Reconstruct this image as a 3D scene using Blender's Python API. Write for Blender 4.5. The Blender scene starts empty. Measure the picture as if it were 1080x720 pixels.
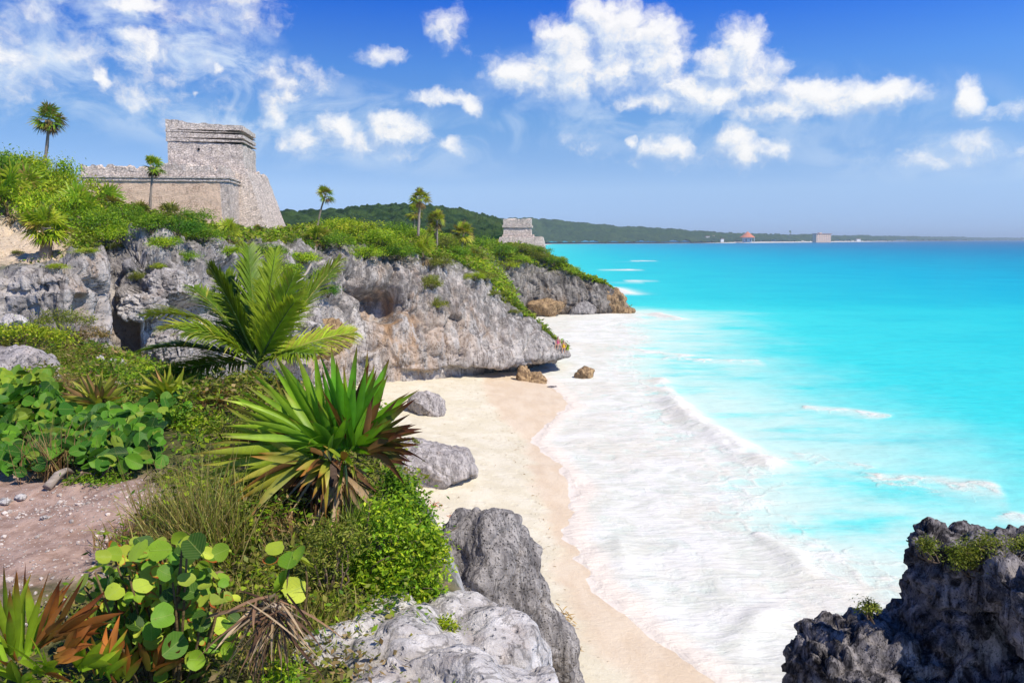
import bpy, bmesh, math, random
import numpy as np
from mathutils import Vector

S = bpy.context.scene
R = math.radians
# ------------------------------------------------------------------ camera, sky, sun, exposure
FPX = 840.0                     # focal length in pixels of a 1080 x 720 frame
PITCH = math.atan(108.0 / FPX)
CAM = np.array([0.0, 0.0, 12.0])
cd = bpy.data.cameras.new('camera')
cd.lens = FPX / 1080 * 36; cd.sensor_width = 36; cd.clip_start = 0.05; cd.clip_end = 90000
cam = bpy.data.objects.new('camera', cd)
S.collection.objects.link(cam)
cam.location = CAM
cam.rotation_euler = (math.pi / 2 - PITCH, 0, 0)
S.camera = cam

SUN_EL = R(50)
SUN_AZ = math.atan2(0.79, -0.61)          # clockwise from +Y
sd = bpy.data.lights.new('sun', 'SUN')
sd.energy = 4.9; sd.angle = R(0.53); sd.color = (1.0, 0.935, 0.82)
sun = bpy.data.objects.new('sun', sd)
S.collection.objects.link(sun)
sdir = Vector((math.sin(SUN_AZ) * math.cos(SUN_EL), math.cos(SUN_AZ) * math.cos(SUN_EL), math.sin(SUN_EL)))
sun.rotation_euler = sdir.to_track_quat('Z', 'Y').to_euler()
sun.location = (40, -20, 60)

S.view_settings.view_transform = 'Standard'
S.view_settings.look = 'None'
S.view_settings.exposure = 0.14
S.view_settings.gamma = 1
S.view_settings.use_curve_mapping = False
S.cycles.max_bounces = 6
S.cycles.diffuse_bounces = 3
S.cycles.transmission_bounces = 3
S.cycles.transparent_max_bounces = 8
S.cycles.volume_bounces = 0
S.cycles.use_denoising = True
S.cycles.sample_clamp_indirect = 6


class NT:
    """Small helper to write node trees."""
    def __init__(self, tree):
        self.t = tree; self.t.nodes.clear()

    def n(self, typ, **kw):
        nd = self.t.nodes.new(typ)
        for k, v in kw.items():
            setattr(nd, k, v)
        return nd

    def put(self, sock, v):
        if hasattr(v, 'is_output') or isinstance(v, bpy.types.NodeSocket):
            self.t.links.new(v, sock)
        elif isinstance(v, (tuple, list)) and sock.type == 'RGBA' and len(v) == 3:
            sock.default_value = (*v, 1)
        else:
            sock.default_value = v

    def m(self, op, a, b=None, c=None, clamp=False):
        nd = self.n('ShaderNodeMath', operation=op); nd.use_clamp = clamp
        self.put(nd.inputs[0], a)
        if b is not None: self.put(nd.inputs[1], b)
        if c is not None: self.put(nd.inputs[2], c)
        return nd.outputs[0]

    def v(self, op, a, b=None):
        nd = self.n('ShaderNodeVectorMath', operation=op)
        self.put(nd.inputs[0], a)
        if b is not None: self.put(nd.inputs[1], b)
        return nd.outputs['Value'] if op in ('LENGTH', 'DOT_PRODUCT', 'DISTANCE') else nd.outputs[0]

    def scale(self, a, f):
        nd = self.n('ShaderNodeVectorMath', operation='SCALE')
        self.put(nd.inputs[0], a); self.put(nd.inputs[3], f)
        return nd.outputs[0]

    def mix(self, f, a, b, blend='MIX'):
        nd = self.n('ShaderNodeMix', data_type='RGBA', blend_type=blend)
        self.put(nd.inputs[0], f); self.put(nd.inputs[6], a); self.put(nd.inputs[7], b)
        return nd.outputs[2]

    def noise(self, vec, scale, detail=4, rough=0.55, dist=0.0, col=False):
        nd = self.n('ShaderNodeTexNoise')
        if vec is not None: self.put(nd.inputs['Vector'], vec)
        nd.inputs['Scale'].default_value = scale; nd.inputs['Detail'].default_value = detail
        nd.inputs['Roughness'].default_value = rough; nd.inputs['Distortion'].default_value = dist
        return nd.outputs['Color'] if col else nd.outputs[0]

    def voro(self, vec, scale, feature='F1', out='Distance', rand=1.0):
        nd = self.n('ShaderNodeTexVoronoi', feature=feature)
        if vec is not None: self.put(nd.inputs['Vector'], vec)
        nd.inputs['Scale'].default_value = scale
        nd.inputs['Randomness'].default_value = rand
        return nd.outputs[out]

    def ss(self, x, lo, hi):
        nd = self.n('ShaderNodeMapRange', interpolation_type='SMOOTHSTEP')
        self.put(nd.inputs[0], x); self.put(nd.inputs[1], lo); self.put(nd.inputs[2], hi)
        return nd.outputs[0]

    def lin(self, x, lo, hi, a=0.0, b=1.0):
        nd = self.n('ShaderNodeMapRange')
        self.put(nd.inputs[0], x)
        for i, q in zip((1, 2, 3, 4), (lo, hi, a, b)): self.put(nd.inputs[i], q)
        return nd.outputs[0]

    def ramp(self, x, stops, interp='LINEAR'):
        nd = self.n('ShaderNodeValToRGB'); cr = nd.color_ramp; cr.interpolation = interp
        while len(cr.elements) < len(stops): cr.elements.new(0.5)
        for e, (p, c) in zip(cr.elements, stops):
            e.position = p; e.color = (*c, 1)
        self.put(nd.inputs[0], x)
        return nd.outputs[0]

    def attr(self, name, out='Fac'):
        nd = self.n('ShaderNodeAttribute'); nd.attribute_name = name
        return nd.outputs[out]

    def pos(self):
        return self.n('ShaderNodeNewGeometry').outputs['Position']

    def obj(self):
        return self.n('ShaderNodeTexCoord').outputs['Object']

    def sep(self, v):
        nd = self.n('ShaderNodeSeparateXYZ'); self.put(nd.inputs[0], v); return nd.outputs

    def comb(self, x, y, z):
        nd = self.n('ShaderNodeCombineXYZ')
        for i, q in enumerate((x, y, z)): self.put(nd.inputs[i], q)
        return nd.outputs[0]

    def bump(self, h, strength, dist, normal=None):
        nd = self.n('ShaderNodeBump')
        nd.inputs['Strength'].default_value = strength; nd.inputs['Distance'].default_value = dist
        self.put(nd.inputs['Height'], h)
        if normal is not None: self.put(nd.inputs['Normal'], normal)
        return nd.outputs[0]


def pix_dir(px, py):
    dx = (px - 540) / FPX; dy = (360 - py) / FPX
    return np.array([dx, math.cos(PITCH) + dy * math.sin(PITCH), -math.sin(PITCH) + dy * math.cos(PITCH)])


def U(px, py, D):
    """World point seen at photograph pixel (px, py) at forward distance D."""
    d = pix_dir(px, py); return CAM + d * (D / d[1])


def G(px, py, z=0.0):
    d = pix_dir(px, py); return CAM + d * ((z - CAM[2]) / d[2])


# ------------------------------------------------------------------ sky and clouds
W = bpy.data.worlds.new('World'); S.world = W
W.use_nodes = True
w = NT(W.node_tree)
gen = w.n('ShaderNodeTexCoord').outputs['Generated']
dn = w.v('NORMALIZE', gen)
gx, gy, gz = w.sep(dn)
up = w.m('MAXIMUM', gz, 0.0)
lift = w.m('ADD', w.m('MULTIPLY', up, 3.2), 0.10)      # deep blue already at low elevation
sv = w.v('NORMALIZE', w.comb(gx, gy, lift))
sky = w.n('ShaderNodeTexSky', sky_type='NISHITA')
sky.sun_disc = False; sky.sun_elevation = SUN_EL; sky.sun_rotation = SUN_AZ
sky.altitude = 0; sky.air_density = 1.0; sky.dust_density = 0.4; sky.ozone_density = 3.0
w.put(sky.inputs[0], sv)
tint = w.ramp(up, [(0.0, (1.3, 1.25, 1.5)), (0.02, (1.70, 1.62, 1.72)), (0.06, (2.6, 2.4, 2.2)), (0.14, (1.75, 2.4, 2.65)), (0.20, (1.05, 2.05, 3.0)), (0.27, (0.18, 1.22, 3.1)), (0.36, (0.08, 0.8, 2.4)), (1.0, (0.5, 0.75, 1.1))])
skyc = w.mix(1.0, sky.outputs[0], tint, 'MULTIPLY')

CLOUDS = [  # px, py, rx, ry, weight
    (600, 76, 92, 24, 1.0), (645, 38, 44, 34, 1.05), (690, 52, 40, 34, 1.0), (548, 78, 42, 18, .9), (622, 14, 26, 16, .9), (598, 50, 36, 28, 1.0),
    (782, 44, 26, 26, .95), (768, 70, 36, 26, .95), (756, 98, 62, 17, .95), (700, 108, 52, 9, .7), (800, 80, 30, 24, .8),
    (884, 104, 82, 18, .95), (838, 116, 58, 12, .9), (918, 98, 46, 14, .9), (850, 100, 30, 14, .9), (1024, 104, 15, 15, .9), (1058, 115, 30, 9, .45), (1024, 152, 26, 9, .7), (1000, 166, 75, 11, .45),
    (796, 158, 46, 12, .85), (776, 146, 22, 13, .85), (704, 158, 30, 13, .75), (664, 150, 7, 5, .8), (735, 168, 90, 12, .42),
    (472, 103, 38, 9, .85), (496, 112, 13, 11, .8), (474, 32, 26, 22, .55), (400, 60, 24, 10, .5), (612, 150, 22, 10, .45),
    (418, 138, 32, 20, .95), (356, 132, 24, 15, .9), (392, 150, 70, 20, .55), (476, 153, 17, 9, .65), (322, 150, 26, 15, .6),
    (288, 114, 18, 18, .8), (312, 82, 42, 18, .55), (305, 104, 16, 10, .7), (208, 98, 4, 4, .7), (233, 72, 5, 6, .7),
    (70, 34, 130, 46, .26), (150, 60, 60, 44, .34), (152, 48, 30, 18, .85), (150, 104, 26, 14, .72), (110, 78, 7, 11, .85), (205, 66, 52, 60, .28), (252, 10, 46, 22, .6),
    (34, 56, 60, 16, .55), (96, 62, 40, 12, .5), (142, 4, 26, 10, .85), (50, 8, 60, 18, .3), (-60, 60, 90, 40, .7), (1180, 90, 70, 24, .8), (1240, 150, 80, 16, .7), (-160, 110, 70, 26, .8),
]


def cloud_field(nt, vec):
    best = None
    for px, py, rx, ry, wt in CLOUDS:
        d = pix_dir(px, py); d = d / np.linalg.norm(d)
        a, e = math.atan2(d[0], d[1]), math.asin(d[2])
        q = nt.v('MULTIPLY', nt.v('SUBTRACT', vec, (a, e, 0)), (FPX / (rx * 1.2), FPX / (ry * 1.35), 0))
        l = nt.v('DOT_PRODUCT', q, q)
        b = nt.m('MULTIPLY_ADD', l, -wt, wt)
        best = b if best is None else nt.m('SMOOTH_MAX', best, b, 0.18)
    return nt.m('MAXIMUM', best, -1.0)


gt = bpy.data.node_groups.new('cloud_density', 'ShaderNodeTree')
gt.interface.new_socket('Vector', in_out='INPUT', socket_type='NodeSocketVector')
gt.interface.new_socket('Density', in_out='OUTPUT', socket_type='NodeSocketFloat')
g = NT(gt)
gi = g.n('NodeGroupInput'); go = g.n('NodeGroupOutput')
vin = gi.outputs[0]
warp = g.v('SUBTRACT', g.noise(vin, 26, 4, 0.6, col=True), (.5, .5, .5))
vw = g.v('ADD', vin, g.scale(warp, 0.034))
base = cloud_field(g, vw)
n1 = g.noise(g.v('MULTIPLY', vw, (1, 1.25, 1)), 24, 11, 0.62)
n2 = g.voro(vw, 62, 'SMOOTH_F1')
dens = g.m('ADD', base, g.m('ADD', g.m('MULTIPLY_ADD', n1, 1.75, -1.0), g.m('MULTIPLY_ADD', n2, -0.22, 0.07)))
g.put(go.inputs[0], dens)

az = w.m('ARCTAN2', gx, gy); el = w.m('ARCSINE', gz)
av = w.comb(az, el, 0.37)
d0 = w.n('ShaderNodeGroup'); d0.node_tree = gt; w.put(d0.inputs[0], av)
d1 = w.n('ShaderNodeGroup'); d1.node_tree = gt; w.put(d1.inputs[0], w.v('ADD', av, (0.010, 0.013, 0)))
den = d0.outputs[0]
alpha = w.ss(den, -0.06, 0.80)
alpha = w.m('MULTIPLY', alpha, w.ss(gz, 0.012, 0.07))
light = w.m('MULTIPLY_ADD', w.m('SUBTRACT', den, d1.outputs[0]), 1.35, 0.52, clamp=True)
ccol = w.ramp(light, [(0.0, (5.6, 6.9, 9.2)), (0.40, (8.2, 9.0, 10.2)), (0.70, (10.6, 10.5, 10.3)), (1.0, (11.8, 11.5, 11.0))])
veil = None
for px, py, rx, ry, wt in ((80, 50, 190, 85, .75), (215, 85, 95, 80, .55), (330, 130, 150, 50, .55), (460, 150, 120, 40, .35), (780, 125, 260, 55, .38), (620, 95, 150, 50, .3), (1020, 165, 160, 26, .35)):
    d = pix_dir(px, py); d = d / np.linalg.norm(d)
    q = w.v('MULTIPLY', w.v('SUBTRACT', av, (math.atan2(d[0], d[1]), math.asin(d[2]), 0.37)), (FPX / rx, FPX / ry, 0))
    b = w.m('MULTIPLY', w.m('MAXIMUM', w.m('SUBTRACT', 1.0, w.v('DOT_PRODUCT', q, q)), 0.0), wt)
    veil = b if veil is None else w.m('ADD', veil, b)
vn = w.noise(w.v('MULTIPLY', av, (1, 1.6, 1)), 13, 7, 0.6, 0.8)
veil = w.m('MULTIPLY', w.m('MINIMUM', veil, 0.85), w.ss(vn, 0.36, 0.68))
skyc = w.mix(veil, skyc, (8.4, 9.6, 10.8))
final = w.mix(w.m('MULTIPLY', alpha, 0.90), skyc, ccol)
bg = w.n('ShaderNodeBackground'); bg.inputs['Strength'].default_value = 0.085
w.put(bg.inputs[0], final)
wo = w.n('ShaderNodeOutputWorld'); w.put(wo.inputs[0], bg.outputs[0])
W.cycles.sampling_method = 'MANUAL'; W.cycles.sample_map_resolution = 512


# ------------------------------------------------------------------ numpy noise
def _h(ix, iy, iz, seed):
    with np.errstate(over='ignore'):
        h = ix.astype(np.uint32) * np.uint32(374761393) + iy.astype(np.uint32) * np.uint32(668265263) + iz.astype(np.uint32) * np.uint32(2147483647) + np.uint32((seed * 974711 + 17) & 0xffffffff)
        h = (h ^ (h >> np.uint32(13))) * np.uint32(1274126177)
        h = (h ^ (h >> np.uint32(16))) * np.uint32(2246822519)
        h = h ^ (h >> np.uint32(13))
    return h


def perlin(P, seed=0):
    i = np.floor(P).astype(np.int64); f = P - i
    u = f * f * f * (f * (f * 6 - 15) + 10)
    out = 0
    for cx in (0, 1):
        wx = u[:, 0] if cx else 1 - u[:, 0]
        for cy in (0, 1):
            wy = u[:, 1] if cy else 1 - u[:, 1]
            for cz in (0, 1):
                wz = u[:, 2] if cz else 1 - u[:, 2]
                h = _h(i[:, 0] + cx, i[:, 1] + cy, i[:, 2] + cz, seed)
                gx_ = (h & np.uint32(1023)) / 511.5 - 1
                gy_ = ((h >> np.uint32(10)) & np.uint32(1023)) / 511.5 - 1
                gz_ = ((h >> np.uint32(20)) & np.uint32(1023)) / 511.5 - 1
                out = out + wx * wy * wz * (gx_ * (f[:, 0] - cx) + gy_ * (f[:, 1] - cy) + gz_ * (f[:, 2] - cz))
    return out * 1.3


def fbm(P, oct=4, seed=0, gain=0.5, ridged=False):
    a, t, tot = 1.0, 0, 0
    Q = np.asarray(P, float)
    for k in range(oct):
        n = perlin(Q, seed + k * 13)
        if ridged: n = 1 - np.abs(n) * 2
        t = t + a * n; tot += a; a *= gain; Q = Q * 2.03 + 17.1
    return t / tot


def worley(P, seed=0):
    i = np.floor(P).astype(np.int64); f = P - i
    F1 = np.full(len(P), 9.0); F2 = np.full(len(P), 9.0); ID = np.zeros(len(P))
    for cx in (-1, 0, 1):
        for cy in (-1, 0, 1):
            for cz in (-1, 0, 1):
                h = _h(i[:, 0] + cx, i[:, 1] + cy, i[:, 2] + cz, seed)
                px_ = cx + (h & np.uint32(1023)) / 1023.0
                py_ = cy + ((h >> np.uint32(10)) & np.uint32(1023)) / 1023.0
                pz_ = cz + ((h >> np.uint32(20)) & np.uint32(1023)) / 1023.0
                d = np.sqrt((px_ - f[:, 0]) ** 2 + (py_ - f[:, 1]) ** 2 + (pz_ - f[:, 2]) ** 2)
                near = d < F1
                F2 = np.where(near, F1, np.minimum(F2, d))
                ID = np.where(near, (h >> np.uint32(7)) % np.uint32(1000) / 1000.0, ID)
                F1 = np.minimum(F1, d)
    return F1, F2, ID


def sst(x, a, b):
    t = np.clip((x - a) / (b - a), 0, 1); return t * t * (3 - 2 * t)


# ------------------------------------------------------------------ mesh helpers
def mesh(name, V, F, mat=None, cols=None, attrs=None, smooth=True):
    V = np.asarray(V, np.float32); F = np.asarray(F, np.int32)
    me = bpy.data.meshes.new(name)
    me.vertices.add(len(V)); me.vertices.foreach_set('co', V.ravel())
    k = F.shape[1]
    if k == 4:                                      # allow triangles written as a b c c
        tri = F[:, 2] == F[:, 3]
        cnt = np.where(tri, 3, 4)
        keep = np.ones(F.shape, bool); keep[tri, 3] = False
        idx = F[keep]
    else:
        cnt = np.full(len(F), k); idx = F.ravel()
    st = np.concatenate([[0], np.cumsum(cnt)[:-1]])
    me.loops.add(len(idx)); me.loops.foreach_set('vertex_index', idx)
    me.polygons.add(len(F)); me.polygons.foreach_set('loop_start', st.astype(np.int32))
    try: me.polygons.foreach_set('loop_total', cnt.astype(np.int32))
    except Exception: pass
    me.polygons.foreach_set('use_smooth', np.full(len(F), smooth))
    if cols is not None:
        c = np.ones((len(V), 4), np.float32); c[:, :3] = cols
        a = me.attributes.new('Col', 'FLOAT_COLOR', 'POINT'); a.data.foreach_set('color', c.ravel())
    for kx, q in (attrs or {}).items():
        a = me.attributes.new(kx, 'FLOAT', 'POINT'); a.data.foreach_set('value', np.asarray(q, np.float32))
    if mat is not None: me.materials.append(mat)
    me.update(calc_edges=True)
    me.validate()
    return me


def link(name, me, parent=None, loc=None, rz=0.0):
    o = bpy.data.objects.new(name, me); S.collection.objects.link(o)
    if parent is not None: o.parent = parent
    if loc is not None: o.location = loc
    o.rotation_euler[2] = rz
    return o


LABELS = {}


def tag(o, label, cat, group=None):
    o['label'] = label; o['category'] = cat
    if group: o['group'] = group
    return o


def kind(o, k):
    o['kind'] = k; return o


def empty(name, loc, label, cat, group=None, rz=0.0, sc=1.0):
    o = bpy.data.objects.new(name, None); S.collection.objects.link(o)
    o.location = loc; o.rotation_euler = (0, 0, rz); o.scale = (sc, sc, sc) if np.isscalar(sc) else sc
    o.empty_display_size = 0.2
    return tag(o, label, cat, group)


def copy_tree(root, name, loc, label, cat, group=None, rz=0.0, sc=1.0, tilt=0.0):
    r = root.copy(); S.collection.objects.link(r)
    r.location = loc; r.rotation_euler = (tilt, 0, rz); r.scale = (sc, sc, sc) if np.isscalar(sc) else sc
    tag(r, label, cat)
    if group: r['group'] = group
    elif 'group' in r: del r['group']
    for ch in root.children:
        c = ch.copy(); S.collection.objects.link(c); c.parent = r
        for gch in ch.children:
            q = gch.copy(); S.collection.objects.link(q); q.parent = c
    return r


def grid_faces(nu, nv):
    i = np.arange(nu - 1)[:, None] * nv + np.arange(nv - 1)[None, :]
    return np.stack([i, i + nv, i + nv + 1, i + 1], -1).reshape(-1, 4)


def catmull(K, t):
    """K: (n, ...) control values, t in [0, n-1]."""
    n = len(K); i = np.clip(np.floor(t).astype(int), 0, n - 2); f = (t - i).reshape((-1,) + (1,) * (K.ndim - 1))
    p0, p1, p2, p3 = K[np.clip(i - 1, 0, n - 1)], K[i], K[i + 1], K[np.clip(i + 2, 0, n - 1)]
    return 0.5 * (2 * p1 + (p2 - p0) * f + (2 * p0 - 5 * p1 + 4 * p2 - p3) * f ** 2 + (3 * p1 - p0 - 3 * p2 + p3) * f ** 3)


def grid_normals(P):
    du = np.gradient(P, axis=0); dv = np.gradient(P, axis=1)
    n = np.cross(du, dv); return n / (np.linalg.norm(n, axis=-1, keepdims=True) + 1e-9)


class Mesher:
    """Collects pieces of ONE part: vertices, quads (triangles as a b c c) and colours."""
    def __init__(self): self.V, self.F, self.C, self.n, self.A = [], [], [], 0, []

    def add(self, V, F, C, A=None):
        V = np.asarray(V, float).reshape(-1, 3)
        C = np.broadcast_to(np.asarray(C, float), V.shape)
        self.V.append(V); self.F.append(np.asarray(F, int) + self.n); self.C.append(C); self.n += len(V)
        if A is not None: self.A.append(A)

    def tube(self, pts, rad, col, sides=8, jit=0.0, rng=None):
        pts = np.asarray(pts, float); n = len(pts)
        rad = np.broadcast_to(np.asarray(rad, float), (n,))
        T = np.gradient(pts, axis=0); T /= np.linalg.norm(T, axis=1, keepdims=True) + 1e-9
        ref = np.array([0.31, 0.95, 0.05]) if abs(T[0, 1]) < 0.8 else np.array([1.0, 0.1, 0.0])
        A = np.cross(T, ref); A /= np.linalg.norm(A, axis=1, keepdims=True) + 1e-9
        B = np.cross(T, A)
        th = np.linspace(0, 2 * np.pi, sides, endpoint=False)
        ring = pts[:, None] + (np.cos(th)[None, :, None] * A[:, None] + np.sin(th)[None, :, None] * B[:, None]) * rad[:, None, None]
        if jit and rng is not None: ring = ring + rng.normal(0, jit, ring.shape)
        V = ring.reshape(-1, 3)
        F = []
        for i in range(n - 1):
            for j in range(sides):
                a, b = i * sides + j, i * sides + (j + 1) % sides
                F.append((a, b, b + sides, a + sides))
        V = np.vstack([V, pts[-1:], pts[:1]])
        for j in range(sides):
            b = (n - 1) * sides
            F.append((b + j, b + (j + 1) % sides, len(V) - 2, len(V) - 2))
            F.append(((j + 1) % sides, j, len(V) - 1, len(V) - 1))
        c = np.asarray(col, float)
        if c.ndim == 2: c = np.vstack([np.repeat(c, sides, 0), c[-1:], c[:1]])
        self.add(V, F, c)

    def blade(self, base, d, side, L, wd, col0, col1, droop=0.15, fold=0.25, seg=4, wpos=0.35, tipc=None, tipstart=0.75, curl=0.0):
        """A lance shaped leaf blade, folded along its midrib."""
        t = np.linspace(0, 1, seg + 1)
        d = d / np.linalg.norm(d); side = side - d * np.dot(side, d); side /= np.linalg.norm(side) + 1e-9
        nrm = np.cross(side, d)
        if nrm[2] < 0: nrm = -nrm
        c = base + np.outer(t * L, d) + np.outer(-droop * L * t ** 2, (0, 0, 1)) + np.outer(curl * L * t ** 2, side)
        wv = np.where(t < wpos, 0.45 + 0.55 * t / wpos, 1 - ((t - wpos) / (1 - wpos)) ** 1.5) * wd * 0.5
        l = c + np.outer(wv, side) + np.outer(fold * wv, nrm)
        r = c - np.outer(wv, side) + np.outer(fold * wv, nrm)
        V = np.stack([l, c, r], 1).reshape(-1, 3)
        F = []
        for i in range(seg):
            a = i * 3
            F += [(a, a + 1, a + 4, a + 3), (a + 1, a + 2, a + 5, a + 4)]
        cc = np.outer(1 - t, col0) + np.outer(t, col1)
        if tipc is not None:
            k = np.clip((t - tipstart) / max(1e-3, 1 - tipstart) * 1.6, 0, 1)[:, None]
            cc = cc * (1 - k) + np.asarray(tipc) * k
        cc = np.repeat(cc, 3, 0)
        cc[1::3] *= 1.12
        self.add(V, F, cc)

    def quads(self, V4, C):
        """V4: (n,4,3) quads, C: (n,3)"""
        n = len(V4)
        self.add(V4.reshape(-1, 3), np.arange(n * 4).reshape(n, 4), np.repeat(C, 4, 0))

    def obj(self, name, mat, parent=None, smooth=True, loc=None):
        V = np.vstack(self.V); F = np.vstack([np.asarray(f).reshape(-1, 4) for f in self.F]); C = np.vstack(self.C)
        at = None
        if self.A:
            A = np.vstack(self.A); at = {'lu': A[:, 0], 'lv': A[:, 1], 'lr': A[:, 2]}
        return link(name, mesh(name, V, F, mat, C, at, smooth), parent, loc)


# ------------------------------------------------------------------ materials
MATS = {}


def material(name):
    m = bpy.data.materials.new(name); m.use_nodes = True
    MATS[name] = m
    return m, NT(m.node_tree)


def finish(nt, bsdf):
    o = nt.n('ShaderNodeOutputMaterial'); nt.put(o.inputs[0], bsdf)


def principled(nt, col, rough=0.8, spec=0.3, normal=None):
    b = nt.n('ShaderNodeBsdfPrincipled')
    nt.put(b.inputs['Base Color'], col); nt.put(b.inputs['Roughness'], rough)
    nt.put(b.inputs['Specular IOR Level'], spec)
    if normal is not None: nt.put(b.inputs['Normal'], normal)
    return b.outputs[0]


def leaf_material(name, rough=0.42, trans=0.32, spec=0.35, nscale=14, veins=False, patch=0.35):
    m, t = material(name)
    c = t.attr('Col', 'Color')
    ob = t.obj()
    n = t.noise(ob, nscale, 3)
    c = t.mix(1.0, c, t.ramp(n, [(0.3, (1.24 * (1 - patch),) * 3), (0.7, (1.24 * (1 + patch * .6), 1.2 * (1 + patch * .5), 1.1))]), 'MULTIPLY')
    nrm = None
    if veins:
        lu, lv, lr = t.attr('lu'), t.attr('lv'), t.attr('lr')
        av_ = t.m('ABSOLUTE', lv)
        mid = t.m('SUBTRACT', 1.0, t.ss(av_, 0.015, 0.05))
        st = t.m('FRACT', t.m('MULTIPLY', t.m('SUBTRACT', lu, t.m('MULTIPLY', av_, 0.75)), 3.6))
        side = t.m('SUBTRACT', 1.0, t.ss(t.m('ABSOLUTE', t.m('SUBTRACT', st, 0.5)), 0.02, 0.12))
        vein = t.m('MAXIMUM', mid, t.m('MULTIPLY', side, 0.45))
        c = t.mix(t.m('MULTIPLY', vein, 0.42), c, (0.34, 0.42, 0.10))
        # rust coloured margin on some leaves
        rad = t.m('SQRT', t.m('ADD', t.m('MULTIPLY', lu, lu), t.m('MULTIPLY', lv, lv)))
        n3 = t.noise(ob, 9, 4)
        edge = t.m('MULTIPLY', t.ss(t.m('ADD', rad, t.m('MULTIPLY_ADD', n3, 0.9, -0.45)), 0.72, 0.98), t.m('GREATER_THAN', lr, 0.8))
        c = t.mix(edge, c, (0.42, 0.10, 0.02))
        spots = t.m('MULTIPLY', t.ss(t.noise(ob, 40, 3), 0.66, 0.74), 0.6)
        c = t.mix(spots, c, (0.20, 0.12, 0.03))
        nrm = t.bump(vein, 0.35, 0.004)
    b = principled(t, c, rough, spec, nrm)
    tr = t.n('ShaderNodeBsdfTranslucent'); t.put(tr.inputs[0], t.mix(1.0, c, (1.15, 1.25, 0.55), 'MULTIPLY'))
    mx = t.n('ShaderNodeMixShader'); mx.inputs[0].default_value = trans
    t.put(mx.inputs[1], b); t.put(mx.inputs[2], tr.outputs[0])
    finish(t, mx.outputs[0])
    return m


M_LEAF = leaf_material('leaf', 0.5, 0.42, 0.2)
M_BLADE = leaf_material('blade', 0.42, 0.28, 0.25, 9, patch=0.25)
M_GRAPE = leaf_material('broad_leaf', 0.5, 0.28, 0.2, 7, veins=True, patch=0.2)
M_DRY = leaf_material('dry_leaf', 0.8, 0.12, 0.1, 20)


def bark_material():
    m, t = material('bark')
    p = t.obj()
    n = t.noise(t.v('MULTIPLY', p, (1, 1, 6)), 6, 5)
    c = t.mix(1.0, t.attr('Col', 'Color'), t.ramp(n, [(0.3, (.55, .55, .55)), (0.7, (1.2, 1.2, 1.2))]), 'MULTIPLY')
    finish(t, principled(t, c, 0.9, 0.1, t.bump(n, 0.6, 0.02)))
    return m


M_BARK = bark_material()


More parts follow.
